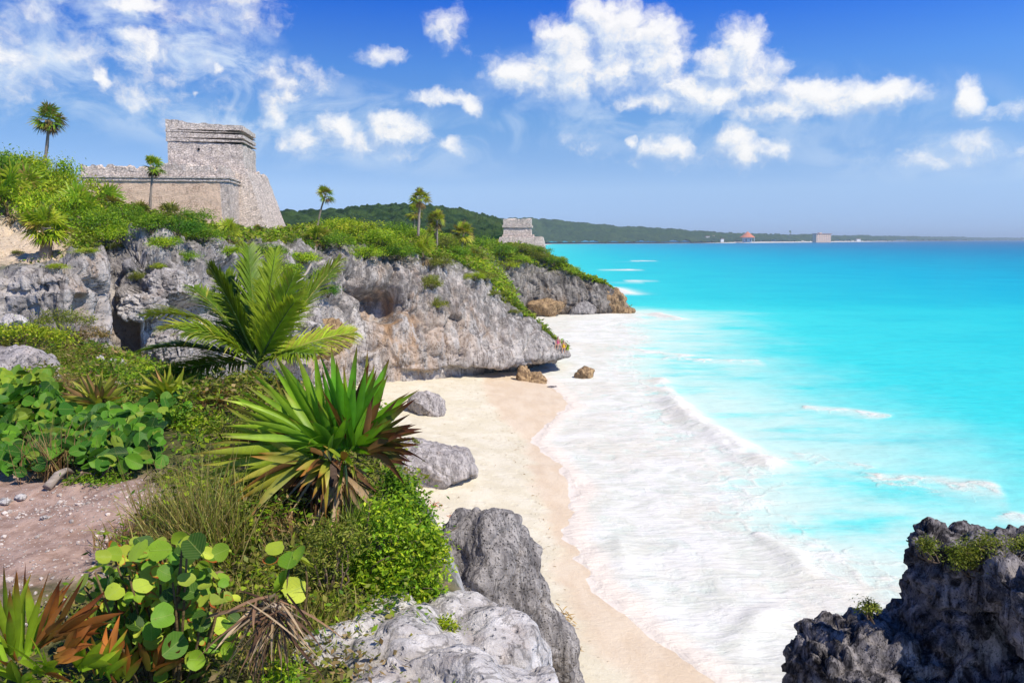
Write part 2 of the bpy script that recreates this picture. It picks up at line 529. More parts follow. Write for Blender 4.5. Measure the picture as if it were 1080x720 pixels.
def rock_material(name, light, dark, s=1.0, ochre=0.25, pits=1.0, green=False, speck=0.5, warm=(0.46, 0.27, 0.13)):
    """Weathered karst limestone; s scales the detail to the size of the rock."""
    m, t = material(name)
    p = t.pos()
    pst = t.v('MULTIPLY', p, (1, 1, 0.35))
    big = t.noise(p, 0.35 * s, 5, 0.6)
    mid = t.noise(pst, 1.3 * s, 7, 0.66, 0.4)
    fine = t.noise(p, 7.0 * s, 6, 0.72)
    c = t.mix(t.ss(mid, 0.38, 0.66), dark, light)
    c = t.mix(t.m('MULTIPLY', t.ss(big, 0.45, 0.62), 0.35), c, tuple(x * 1.12 for x in light))
    sp = t.ss(fine, 0.55, 0.68)
    c = t.mix(t.m('MULTIPLY', sp, speck), c, tuple(x * 0.28 for x in dark))
    v1 = t.voro(t.v('ADD', p, t.scale(t.noise(p, 3 * s, 3, col=True), 0.25 / s)), 4.5 * s)
    pit = t.ss(v1, 0.05, 0.34)
    c = t.mix(t.m('MULTIPLY', t.m('SUBTRACT', 1.0, pit), 0.35 * pits), c, tuple(x * 0.35 for x in dark))
    cr_ = t.m('ABSOLUTE', t.m('SUBTRACT', t.noise(t.v('MULTIPLY', p, (1, 1, 0.16)), 0.75 * s, 6, 0.62, 0.5), 0.5))
    c = t.mix(t.m('MULTIPLY', t.m('SUBTRACT', 1.0, t.ss(cr_, 0.004, 0.030)), 0.6), c, tuple(x * 0.3 for x in dark))
    st = t.m('MULTIPLY', t.attr('stain'), t.ss(t.noise(pst, 0.9 * s, 5, 0.6, 0.5), 0.38, 0.62))
    oc = t.m('MULTIPLY', t.ss(t.noise(t.v('ADD', p, (31, 7, 3)), 0.6 * s, 5, 0.65), 0.56, 0.70), ochre)
    c = t.mix(t.m('MAXIMUM', st, oc), c, warm)
    lch = t.m('MULTIPLY', t.attr('lichen'), t.ss(t.noise(pst, 1.7 * s, 6, 0.7, 0.3), 0.40, 0.60))
    c = t.mix(t.m('MULTIPLY', lch, 0.75), c, tuple(x * 0.42 for x in dark))
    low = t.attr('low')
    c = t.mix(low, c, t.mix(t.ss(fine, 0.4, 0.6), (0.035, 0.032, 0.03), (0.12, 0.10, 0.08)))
    if green:
        nz = t.sep(t.n('ShaderNodeNewGeometry').outputs['Normal'])[2]
        gf = t.m('MULTIPLY', t.attr('soil'), t.ss(t.m('ADD', nz, t.m('MULTIPLY_ADD', mid, 1.0, -0.5)), 0.45, 0.75))
        gc = t.mix(t.ss(t.noise(p, 3.0 * s, 5), 0.4, 0.6), (0.035, 0.055, 0.012), (0.11, 0.13, 0.035))
        c = t.mix(gf, c, gc)
        sf = t.m('MULTIPLY', t.attr('sandy'), t.ss(t.m('ADD', t.attr('sandy'), t.m('MULTIPLY_ADD', mid, 1.2, -0.6)), 0.35, 0.6))
        c = t.mix(sf, c, t.mix(t.ss(fine, .35, .65), (0.62, 0.47, 0.32), (0.74, 0.60, 0.44)))
    h = t.m('ADD', t.m('ADD', t.m('MULTIPLY', mid, 0.8), t.m('MULTIPLY', fine, 0.35)), t.m('MULTIPLY', pit, 0.3 * pits))
    nrm = t.bump(h, 0.95, 0.32 / s)
    finish(t, principled(t, c, 0.92, 0.12, nrm))
    return m


M_CLIFF = rock_material('cliff_limestone', (0.57, 0.52, 0.475), (0.29, 0.26, 0.24), 1.0, 0.22, 1.0, True, 0.55)
M_HEAD = rock_material('headland_limestone', (0.35, 0.315, 0.28), (0.14, 0.125, 0.11), 0.7, 0.45, 1.0, True, 0.5, warm=(0.34, 0.21, 0.10))
M_ROCK = rock_material('boulder_limestone', (0.54, 0.485, 0.455), (0.29, 0.26, 0.25), 2.6, 0.15, 1.2, False, 0.75)
M_GREY = rock_material('grey_pitted_limestone', (0.42, 0.385, 0.36), (0.17, 0.155, 0.15), 2.6, 0.12, 1.6, False, 0.85, warm=(0.30, 0.22, 0.14))
M_WHITE = rock_material('white_limestone', (0.74, 0.69, 0.64), (0.45, 0.41, 0.38), 3.2, 0.2, 0.9, False, 0.5, warm=(0.45, 0.30, 0.22))
M_DARK = rock_material('shade_dark_limestone', (0.33, 0.30, 0.295), (0.022, 0.020, 0.022), 6.5, 0.0, 1.2, False, 0.85)  # albedo lowered to paint the outcrop's shaded front into the stone colour
M_OCHRE = rock_material('ochre_rock', (0.50, 0.34, 0.18), (0.20, 0.13, 0.075), 3.5, 0.3, 0.8, False, 0.5)


def masonry_material(name, light, dark, s=1.0, tan=None):
    m, t = material(name)
    p = t.obj()
    x, y, z = t.sep(p)
    q = t.comb(t.m('ADD', x, t.m('MULTIPLY', y, 0.9)), t.m('MULTIPLY', z, 1.7), t.m('MULTIPLY', y, 0.4))
    q = t.v('ADD', q, t.scale(t.noise(p, 2.2 * s, 2, col=True), 0.18 / s))
    ed = t.voro(q, 2.5 * s, 'DISTANCE_TO_EDGE')
    idc = t.voro(q, 2.5 * s, 'F1', 'Color')
    joint = t.ss(ed, 0.015, 0.075)
    stone = t.mix(t.sep(idc)[0], dark, light)
    n = t.noise(p, 0.8 * s, 6, 0.65)
    stain = t.ss(t.noise(t.v('MULTIPLY', p, (1, 1, 0.4)), 1.1 * s, 7, 0.7), 0.50, 0.66)
    c = t.mix(t.m('MULTIPLY', t.m('SUBTRACT', 1.0, joint), 0.8), stone, tuple(v * 0.5 for v in dark))
    if tan: c = t.mix(t.ss(n, 0.40, 0.60), c, tan)
    c = t.mix(t.m('MULTIPLY', stain, t.m('MULTIPLY_ADD', t.attr('soot'), 0.6, 0.25)), c, (0.10, 0.088, 0.083))
    f = t.noise(p, 11 * s, 4, 0.7)
    c = t.mix(t.m('MULTIPLY', t.ss(f, 0.55, 0.7), 0.35), c, (0.12, 0.105, 0.095))
    h = t.m('ADD', t.m('MULTIPLY', joint, 0.6), t.m('MULTIPLY', f, 0.5))
    finish(t, principled(t, c, 0.92, 0.1, t.bump(h, 0.8, 0.14 / s)))
    return m


M_STONE = masonry_material('temple_masonry', (0.80, 0.68, 0.58), (0.57, 0.475, 0.40), 1.3)
M_TAN = masonry_material('tan_masonry', (0.85, 0.63, 0.46), (0.62, 0.43, 0.30), 1.5, (0.82, 0.60, 0.43))


# ------------------------------------------------------------------ sea, beach, ground
def curve_x(pts, ext=()):
    W_ = sorted([tuple(G(px, py)[:2][::-1]) for px, py in pts] + list(ext))
    ys = np.array([q[0] for q in W_]); xs = np.array([q[1] for q in W_])
    return lambda y: np.interp(y, ys, xs)


SHORE = curve_x([(752, 720), (692, 672), (640, 632), (612, 600), (598, 560), (606, 520), (592, 492), (560, 466), (578, 446), (602, 430), (592, 415), (578, 405), (565, 396)],
                [(-10, 16), (0, 12.5), (10, 9.0), (17, 6.6), (78, -2), (90, -8), (112, -4), (126, 2), (128, 14), (131, 19), (134, 15), (140, -10), (150, -30), (300, -30), (1200, 20), (1900, 95)])
WET = curve_x([(655, 720), (627, 690), (600, 640), (592, 600), (577, 550), (562, 500), (548, 462), (514, 432), (507, 395)], [(-10, 13), (0, 9.5), (10, 6.3), (17, 4.2), (78, -6), (100, -12)])
FOAM = curve_x([(684, 330), (676, 352), (672, 380), (680, 400), (712, 430), (775, 470), (815, 500), (800, 540), (840, 575), (890, 600)],
               [(-10, 30), (0, 24), (10, 20), (18, 17.5), (22, 16), (132, 20), (145, 2), (160, -12), (300, -10), (600, 0), (1900, 80)])


def sea():
    rows = np.concatenate([np.linspace(4, 150, 560), np.geomspace(151, 45000, 150)])
    ang = np.linspace(-0.62, 0.80, 420)
    T = np.tan(ang)
    Y = np.repeat(rows[:, None], len(T), 1)
    X = Y * T[None, :] * 1.0 + 6
    x, y = X.ravel(), Y.ravel()
    P = np.stack([x, y, np.zeros_like(x)], 1)
    off = x - SHORE(y); e = x - FOAM(y)
    wob = fbm(np.stack([x * .09, y * .09, 0 * x], 1), 4, 3) * 5.5 + fbm(np.stack([x * .35, y * .35, 0 * x], 1), 3, 9) * 1.6
    wsh = fbm(np.stack([x * .22, y * .22, 0 * x], 1), 3, 23) * 1.0
    near = np.exp(-(y / 260) ** 2)
    foam = sst(-(e + wob), -4.0, 4.5) * sst(off + wsh, -0.6, 0.5)
    foam = foam * (0.93 + 0.0 * x)
    pale = sst(-(e + wob * 1.5), -22, 5) * (y < 200)
    z = np.zeros_like(x)
    # breaking waves: crests that run roughly along the shore, white on the landward side
    def streak(pts, wid, amp, hgt=0.0, tail=1.0, seed=0):
        nonlocal foam, z, pale
        Q = np.array([G(a, b)[:2] for a, b in pts])
        best = np.full(len(x), 1e9); sgn = np.zeros(len(x)); end = np.zeros(len(x))
        tot = len(Q) - 1
        for k in range(tot):
            a, b = Q[k], Q[k + 1]; ab = b - a
            tt = np.clip(((x - a[0]) * ab[0] + (y - a[1]) * ab[1]) / (ab @ ab), 0, 1)
            dx, dy = x - (a[0] + tt * ab[0]), y - (a[1] + tt * ab[1])
            d = np.hypot(dx, dy); m = d < best
            best = np.where(m, d, best); sgn = np.where(m, np.sign(dx + 0.0001), sgn); end = np.where(m, (k + tt) / tot, end)
        env = sst(end, 0, 0.12) * sst(1 - end, 0, 0.12)
        nz_ = fbm(np.stack([x * .5 / wid ** .5, y * .5 / wid ** .5, 0 * x + seed], 1), 4, 31 + seed)
        wl = np.where(sgn < 0, wid * tail, wid * 0.5)
        f = np.exp(-(best / wl) ** 2) * env * np.clip(1.0 + 1.6 * nz_, 0, 1.6) * amp
        foam = np.maximum(foam, f); pale = np.maximum(pale, np.clip(1.3 * np.exp(-(best / (wl * 2.2)) ** 2) * env * amp, 0, 1))
        z += np.exp(-(best / (wid * 0.55)) ** 2) * env * hgt * .34 * (1 + 1.3 * nz_ + .5 * fbm(np.stack([x * 1.6, y * 1.6, 0 * x + seed], 1), 3, 77))
    streak([(700, 418), (735, 447), (775, 470), (830, 500)], 2.0, 1.0, 0.75, 2.2, 1)
    streak([(690, 395), (712, 425), (738, 455)], 1.6, .9, 0.35, 2.0, 2)
    streak([(636, 302), (652, 306), (668, 312)], 3.0, 1.0, .9, 1.6, 3)
    streak([(690, 330), (706, 334), (724, 338)], 1.9, .95, .55, 1.6, 4)
    streak([(695, 376), (750, 380), (812, 381)], 1.5, .62, .2, 1.4, 5)
    streak([(838, 428), (890, 432), (946, 440)], 1.0, .58, .15, 1.6, 6)
    streak([(900, 500), (980, 505), (1066, 514)], 1.2, .60, .12, 1.8, 7)
    streak([(660, 296), (690, 297)], 3.0, .6, .4, 1.2, 8)
    streak([(648, 284), (672, 285)], 4.0, .8, .4, 1.0, 9)
    streak([(668, 275), (690, 275.4)], 6.0, .6, .4, 1.0, 10)
    streak([(790, 560), (835, 585), (850, 610)], 0.9, 1.0, .35, 1.6, 11)
    streak([(770, 690), (800, 655), (835, 640)], 0.8, 1.0, .30, 1.6, 12)
    streak([(700, 640), (660, 600), (650, 560)], 0.6, .9, .10, 1.6, 13)
    streak([(1060, 540), (1078, 545), (1100, 548)], 0.7, .7, .2, 1.4, 14)
    streak([(640, 365), (690, 372), (740, 376)], 1.6, .8, .3, 1.2, 15)
    streak([(820, 490), (880, 488), (930, 492)], 1.4, .5, .1, 1.8, 16)
    lap = np.sin(off * 1.9 + wob * 1.3) * 0.5 + 0.5
    z += near * foam * (0.05 * lap + 0.10 * fbm(np.stack([x * .45, y * .45, 0 * x], 1), 4, 71))
    z += near * 0.07 * fbm(np.stack([x * .5, y * .9, 0 * x], 1), 3, 51)
    z = np.where(off < -0.6, -0.4 * np.clip(-off - .6, 0, 1), z)
    P[:, 2] = z
    depth = np.log1p(np.clip(e + wob * 0.8 + 6, 0, None))
    m, t = material('sea_water')
    p = t.pos()
    d = t.attr('depth'); fo = t.attr('foam'); pa = t.attr('pale')
    px_, py_, pz_ = t.sep(p)
    pstretch = t.v('MULTIPLY', p, (1, 1.0, 1))
    n0 = t.noise(p, 0.05, 5, 0.6)
    dd = t.m('ADD', d, t.m('MULTIPLY_ADD', n0, 0.9, -0.45))
    col = t.ramp(t.m('DIVIDE', dd, 9.0), [(0.0, (0.54, 0.82, 0.70)), (0.20, (0.19, 0.77, 0.68)), (0.33, (0.06, 0.665, 0.62)), (0.46, (0.02, 0.53, 0.56)), (0.56, (0.002, 0.38, 0.52)), (0.68, (0.002, 0.20, 0.38)), (0.80, (0.003, 0.11, 0.28)), (1.0, (0.004, 0.08, 0.22))])
    mott = t.noise(t.v('MULTIPLY', p, (0.35, 1, 1)), 0.12, 6, 0.65)
    col = t.mix(t.m('MULTIPLY', t.ss(mott, 0.50, 0.72), 0.30), col, (0.0, 0.36, 0.48))
    fr = t.noise(t.v('MULTIPLY', p, (0.5, 1.6, 1)), 0.9, 6, 0.7)
    col = t.mix(t.m('MULTIPLY', t.ss(fr, 0.46, 0.70), 0.30), col, (0.002, 0.36, 0.46))
    col = t.mix(t.m('MULTIPLY', pa, t.ss(t.noise(t.v('MULTIPLY', p, (0.45, 1, 1)), 0.2, 6, 0.62), 0.24, 0.52)), col, (0.66, 0.76, 0.65))
    # foam: bands and lace
    fn = t.noise(t.v('MULTIPLY', p, (1.0, 0.55, 1)), 0.8, 9, 0.68, 0.6)
    fn2 = t.noise(t.v('MULTIPLY', p, (0.45, 1.4, 1)), 2.2, 6, 0.65, 0.4)
    fthr = t.m('ADD', fo, t.m('ADD', t.m('MULTIPLY_ADD', fn, 1.0, -0.5), t.m('MULTIPLY_ADD', fn2, 0.40, -0.20)))
    lw = t.v('ADD', p, t.scale(t.noise(p, .7, 3, .6, col=True), 1.6))
    lace = t.m('SUBTRACT', 1.0, t.ss(t.voro(lw, 0.75, 'DISTANCE_TO_EDGE'), 0.0, 0.20))
    fthr = t.m('ADD', fthr, t.m('MULTIPLY_ADD', lace, 0.24, -0.09))
    fm = t.ss(fthr, 0.26, 0.98)
    turb = t.noise(t.v('MULTIPLY', p, (0.7, 1.0, 1)), 0.5, 7, 0.65, 0.8)
    fcol = t.mix(t.ss(turb, 0.40, 0.58), (0.67, 0.665, 0.575), (0.79, 0.765, 0.70))
    fcol = t.mix(t.m('MULTIPLY', t.ss(t.noise(t.v('MULTIPLY', p, (0.8, 1, 1)), 0.13, 5, 0.6, 0.6), 0.44, 0.60), 0.7), fcol, (0.68, 0.635, 0.53))
    fcol = t.mix(t.m('MULTIPLY', t.ss(fn2, 0.46, 0.68), 0.45), fcol, (0.82, 0.80, 0.75))
    col = t.mix(fm, col, fcol)
    ed = t.m('ADD', t.attr('edge'), t.m('MULTIPLY_ADD', fn, .5, -.25))
    col = t.mix(t.ss(ed, 0.25, 0.75), col, (0.84, 0.74, 0.63))
    wv = t.noise(t.v('MULTIPLY', p, (0.75, 1.25, 1)), 1.1, 5, 0.6)
    wv2 = t.noise(t.v('MULTIPLY', p, (0.6, 1.3, 1)), 0.22, 4, 0.6)
    h = t.m('ADD', t.m('MULTIPLY', wv, 0.12), t.m('MULTIPLY', wv2, 0.5))
    h = t.m('ADD', h, t.m('MULTIPLY', t.m('MULTIPLY', fm, fn2), 0.22))
    nrm = t.bump(h, 0.6, 0.9)
    df = t.n('ShaderNodeBsdfDiffuse'); t.put(df.inputs[0], col); t.put(df.inputs['Normal'], nrm)
    gl = t.n('ShaderNodeBsdfGlossy'); gl.inputs['Roughness'].default_value = 0.22; t.put(gl.inputs['Normal'], nrm)
    mx = t.n('ShaderNodeMixShader'); t.put(mx.inputs[0], t.m('MULTIPLY_ADD', fm, -0.05, 0.075)); t.put(mx.inputs[1], df.outputs[0]); t.put(mx.inputs[2], gl.outputs[0])
    finish(t, mx.outputs[0])
    F = grid_faces(len(rows), len(T))[:, ::-1]
    kind(link('sea', mesh('sea', P, F, m, None, {'depth': depth, 'foam': foam, 'pale': pale, 'edge': 1 - sst(off + wsh, -.3, 2.2)})), 'structure')


sea()


def beach_z(x, y):
    d = (SHORE(y) - x)
    z = np.where(d > 0, 0.115 * d - 0.0012 * d * d, 0.09 * d)
    return np.where(d > 30, 0.115 * 30 - .0012 * 900, z)


def beach():
    xs = np.arange(-26, 16, 0.16); ys = np.arange(8, 100, 0.22)
    X, Y = np.meshgrid(xs, ys, indexing='ij'); x, y = X.ravel(), Y.ravel()
    z = beach_z(x, y)
    Q = np.stack([x * .8, y * .8, 0 * x], 1)
    z = z + fbm(Q * .5, 3, 5) * 0.10 + np.clip(SHORE(y) - x, 0, 6) / 6 * (fbm(Q * 2.2, 3, 6) * 0.05) * sst(WET(y) - x, 0, 2)
    wet = x - WET(y) + fbm(Q * .45, 4, 8) * 1.3
    m, t = material('beach_sand')
    p = t.pos()
    wt = t.ss(t.m('ADD', t.attr('wet'), t.m('MULTIPLY_ADD', t.noise(p, 1.2, 5), 1.0, -0.5)), -0.45, 0.55)
    n = t.noise(p, 0.7, 6, 0.6)
    dry = t.mix(t.ss(n, 0.4, 0.62), (0.66, 0.585, 0.43), (0.72, 0.65, 0.505))
    tracks = t.ss(t.noise(t.v('MULTIPLY', p, (1, .7, 1)), 3.0, 5, 0.7), 0.58, 0.70)
    dry = t.mix(t.m('MULTIPLY', tracks, 0.22), dry, (0.60, 0.44, 0.29))
    n2 = t.noise(t.v('MULTIPLY', p, (1, .35, 1)), 0.9, 5, .6)
    wetc = t.mix(t.ss(n2, .4, .62), (0.67, 0.525, 0.365), (0.72, 0.585, 0.425))
    c = t.mix(wt, dry, wetc)
    h = t.m('ADD', t.noise(p, 5, 6, .7), t.m('MULTIPLY', t.noise(p, 60, 2), .15))
    fp = t.m('MULTIPLY', t.ss(t.voro(t.v('ADD', p, t.scale(t.noise(p, 2, 2, col=True), .3)), 1.7), .12, .34), t.m('SUBTRACT', 1.0, wt))
    h = t.m('ADD', h, t.m('MULTIPLY', fp, 0.5))
    bs = t.bump(h, 0.45, 0.12)
    rg = t.m('MULTIPLY_ADD', wt, -0.30, 0.9)
    finish(t, principled(t, c, rg, t.m('MULTIPLY_ADD', wt, 0.15, 0.15), bs))
    kind(link('beach', mesh('beach', np.stack([x, y, z], 1), grid_faces(len(xs), len(ys)), m, None, {'wet': wet})), 'structure')


beach()

GP = [(60, 775, 4.2), (300, 775, 4.2), (180, 745, 4.6), (60, 550, 7.2), (150, 530, 7.6), (20, 500, 8.6), (100, 440, 12), (20, 420, 14), (30, 400, 18), (100, 400, 18), (100, 375, 24), (270, 410, 13),
      (330, 545, 7.3), (420, 640, 6.0), (500, 700, 5.6), (200, 405, 22), (200, 405, 33), (20, 350, 26), (270, 440, 28), (-150, 560, 7.2), (-150, 410, 18), (-150, 352, 26), (200, 420, 15), (300, 450, 16), (-300, 352, 30), (330, 430, 50)]
GW = np.array([U(*q) for q in GP] + [(0, 0, 9.6), (-6, 0, 9.6), (3, -3, 10.0), (-12, 2, 9.8), (-12, -6, 10.2), (6, -8, 10.3)])


def _tps(A, B):
    d = np.linalg.norm(A[:, None, :2] - B[None, :, :2], axis=-1); return np.where(d > 1e-9, d * d * np.log(d + 1e-9), 0)


_K = _tps(GW, GW) + np.eye(len(GW)) * 0.3
_Pm = np.hstack([np.ones((len(GW), 1)), GW[:, :2]])
_Am = np.block([[_K, _Pm], [_Pm.T, np.zeros((3, 3))]])
_c = np.linalg.solve(_Am, np.concatenate([GW[:, 2], np.zeros(3)]))


def edge_x(y):
    return np.interp(y, [-12, -4, 0, 3, 5, 6, 7, 9, 13, 18, 25, 32, 40, 60], [7, 3.2, 1.5, .7, .15, -.25, -.6, -1.25, -2.5, -4.0, -6.6, -9.2, -12.5, -22])


def ground_z(x, y):
    q = np.stack([x, y], 1)
    z = _tps(q, GW) @ _c[:len(GW)] + _c[len(GW)] + q @ _c[len(GW) + 1:]
    z = np.clip(z, -1, 11)
    over = x - edge_x(y) + 0.5 * fbm(np.stack([x * .6, y * .6, 0 * x], 1), 3, 2)
    drop = np.where(over > 0, 2.2 * over ** 1.25 + 0.6 * over, 0)
    return z - drop


def ground():
    a = np.arange(-26, -6, 0.22); b = np.arange(-6, 7, 0.055)
    xs = np.concatenate([a, b])
    ys = np.concatenate([np.arange(-9, 2, 0.25), np.arange(2, 16, 0.06), np.arange(16, 60, 0.2)])
    X, Y = np.meshgrid(xs, ys, indexing='ij'); x, y = X.ravel(), Y.ravel()
    z = ground_z(x, y)
    Q = np.stack([x, y, z], 1)
    z = z + fbm(Q * .5, 3, 15) * 0.22 + fbm(Q * 2.2, 4, 16) * 0.07 + fbm(Q * 9, 2, 17) * 0.015
    z = np.maximum(z, beach_z(x, y) - 0.8)
    z = z + sst(x - edge_x(y), .1, .6) * (fbm(Q * 1.1, 5, 61) * .55 + fbm(Q * 4, 4, 62) * .16)
    dirt = np.exp(-(((x + 5.6) / 2.1) ** 2 + ((y - 6.9) / 1.7) ** 2)) + np.exp(-(((x + 9.0) / 4.6) ** 2 + ((y - 7.0) / 1.6) ** 2)) + .7 * np.exp(-(((x + 2) / 2) ** 2 + ((y - 1) / 2.5) ** 2))
    over = sst(x - edge_x(y), -0.2, .4)
    m, t = material('ground_soil')
    p = t.pos()
    df = t.ss(t.m('ADD', t.attr('dirt'), t.m('MULTIPLY_ADD', t.noise(p, 1.6, 5, .65), 1.1, -0.55)), 0.30, 0.60)
    n = t.noise(p, 6, 6, .7)
    soil = t.mix(t.ss(n, .38, .62), (0.30, 0.195, 0.15), (0.44, 0.31, 0.25))
    peb = t.voro(p, 26)
    pc = t.sep(t.voro(p, 26, 'F1', 'Color'))[0]
    pm = t.m('MULTIPLY', t.m('SUBTRACT', 1.0, t.ss(peb, 0.18, 0.30)), t.m('GREATER_THAN', pc, 0.72))
    soil = t.mix(pm, soil, (0.55, 0.49, 0.45))
    n2 = t.noise(p, 4, 5, .65)
    gr = t.mix(t.ss(n2, .40, .60), (0.045, 0.052, 0.018), (0.14, 0.125, 0.05))
    gr = t.mix(t.m('MULTIPLY', t.ss(t.noise(p, 2.2, 6, .7), .55, .65), .8), gr, (0.26, 0.185, 0.13))
    c = t.mix(df, gr, soil)
    rk = t.mix(t.ss(t.noise(p, 3, 6, .7), .4, .6), (0.20, 0.185, 0.175), (0.48, 0.45, 0.42))
    c = t.mix(t.attr('over'), c, rk)
    h = t.m('ADD', n, t.m('MULTIPLY', pm, .5))
    finish(t, principled(t, c, .95, .08, t.bump(h, .7, .05)))
    kind(link('ground', mesh('ground', np.stack([x, y, z], 1), grid_faces(len(xs), len(ys)), m, None, {'dirt': dirt, 'over': over})), 'structure')


ground()


# ------------------------------------------------------------------ cliffs (lofted from profiles, then broken up)
def loft(name, ST, mat, nu_per, rows, crag, seed, stain=(), soil_from=3.3, sandy=(), low=True, flip=False, caves=(), amp_by_u=None):
    K = np.array([[U(*q) for q in s] for s in ST])          # stations x profile x 3
    K[:, 0, 2] = np.minimum(K[:, 0, 2], np.where(K[:, 0, 2] > 3, K[:, 0, 2] - 3.5, K[:, 0, 2] - .6))
    ns, npf = K.shape[:2]
    tu = np.linspace(0, ns - 1, (ns - 1) * nu_per + 1)
    tv = np.concatenate([np.linspace(i, i + 1, r, endpoint=False) for i, r in enumerate(rows)] + [[npf - 1.0]])
    A = catmull(K, tu)                                       # nu x profile x 3
    P = np.stack([catmull(A[i], tv) for i in range(len(tu))])
    nu, nv = P.shape[:2]
    N = grid_normals(P)
    if flip: N = -N
    fl = P.reshape(-1, 3); n = N.reshape(-1, 3)
    TU = np.repeat(tu[:, None], nv, 1).ravel(); TV = np.repeat(tv[None, :], nu, 0).ravel()
    face = 1 - sst(TV, soil_from - .2, soil_from + 0.9)
    Qv = fl * np.array([1, 1, 0.45])
    dom = fl + 0.35 / crag * np.stack([fbm(fl * .5 * crag, 3, seed + k) for k in (1, 2, 3)], 1) * 2
    f1, f2, idv = worley(dom * np.array([.42, .42, .26]) * crag, seed)
    g1, g2, idw = worley(dom * np.array([1.25, 1.25, .8]) * crag, seed + 5)
    k1, k2, _ = worley(dom * np.array([3.4, 3.4, 2.6]) * crag, seed + 8)
    crack = np.clip((f2 - f1) / 0.16, 0, 1); crack2 = np.clip((g2 - g1) / 0.22, 0, 1)
    flute = fbm(Qv * np.array([1.5, 1.5, .35]) * crag, 4, seed + 30, .55, True)
    calm = 1 - .62 * np.exp(-((TV - 1.3) / .75) ** 2) * sst(fbm(fl * .16, 2, seed + 77), -.35, .1)
    disp = (idv - .5) * 1.25 + (idw - .5) * 0.42 * calm - (1 - crack) * 0.62 * calm - (1 - crack2) * .2 * calm + fbm(fl * .22 * crag, 4, seed + 20) * 1.6 + flute * .5
    disp += fbm(fl * 2.0 * crag, 5, seed + 40, .6) * .34 - np.clip(.30 - k1, 0, 1) * .5 * calm
    for (u0, v0, su, sv_, dep) in caves:
        disp -= dep * np.exp(-((TU - u0) / su) ** 4 - ((TV - v0) / sv_) ** 4) * (1 + .5 * fbm(fl * .5, 3, seed + 95))
    inl = fbm(fl * .12, 3, seed + 50) * 0.9 + fbm(fl * .6, 4, seed + 51) * .35 + np.clip(idw - .62, 0, 1) * 1.3 * crack2
    amp = 0.62 / crag
    if amp_by_u is not None: amp = amp * np.interp(TU, amp_by_u[0], amp_by_u[1])
    fl = fl + n * (disp * face * amp + inl * (1 - face) * .7)[:, None]
    # ragged lip
    at = {}
    stn = np.zeros(len(fl))
    for (u0, v0, su, sv_, a_) in stain:
        stn = np.maximum(stn, a_ * np.exp(-((TU - u0) / su) ** 2 - ((TV - v0) / sv_) ** 2))
    at['stain'] = stn
    at['soil'] = sst(TV, soil_from - 0.5, soil_from + 0.4)
    sn = np.zeros(len(fl))
    for (u0, v0, su, sv_) in sandy:
        sn = np.maximum(sn, np.exp(-((TU - u0) / su) ** 4 - ((TV - v0) / sv_) ** 4))
    at['sandy'] = sn
    at['lichen'] = sst(TV + .35 * fbm(fl * .3, 3, seed + 90), 1.7, 2.5) * (TU > 4.5) + .35 * (TU <= 4.5) * sst(fbm(fl * .35, 3, seed + 91), -.1, .3)
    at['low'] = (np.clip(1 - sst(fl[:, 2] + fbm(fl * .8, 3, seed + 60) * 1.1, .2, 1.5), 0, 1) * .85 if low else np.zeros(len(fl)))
    F = grid_faces(nu, nv)
    if flip: F = F[:, ::-1]
    o = kind(link(name, mesh(name, fl, F, mat, None, at)), 'structure')
    return o, fl.reshape(nu, nv, 3), (tu, tv)


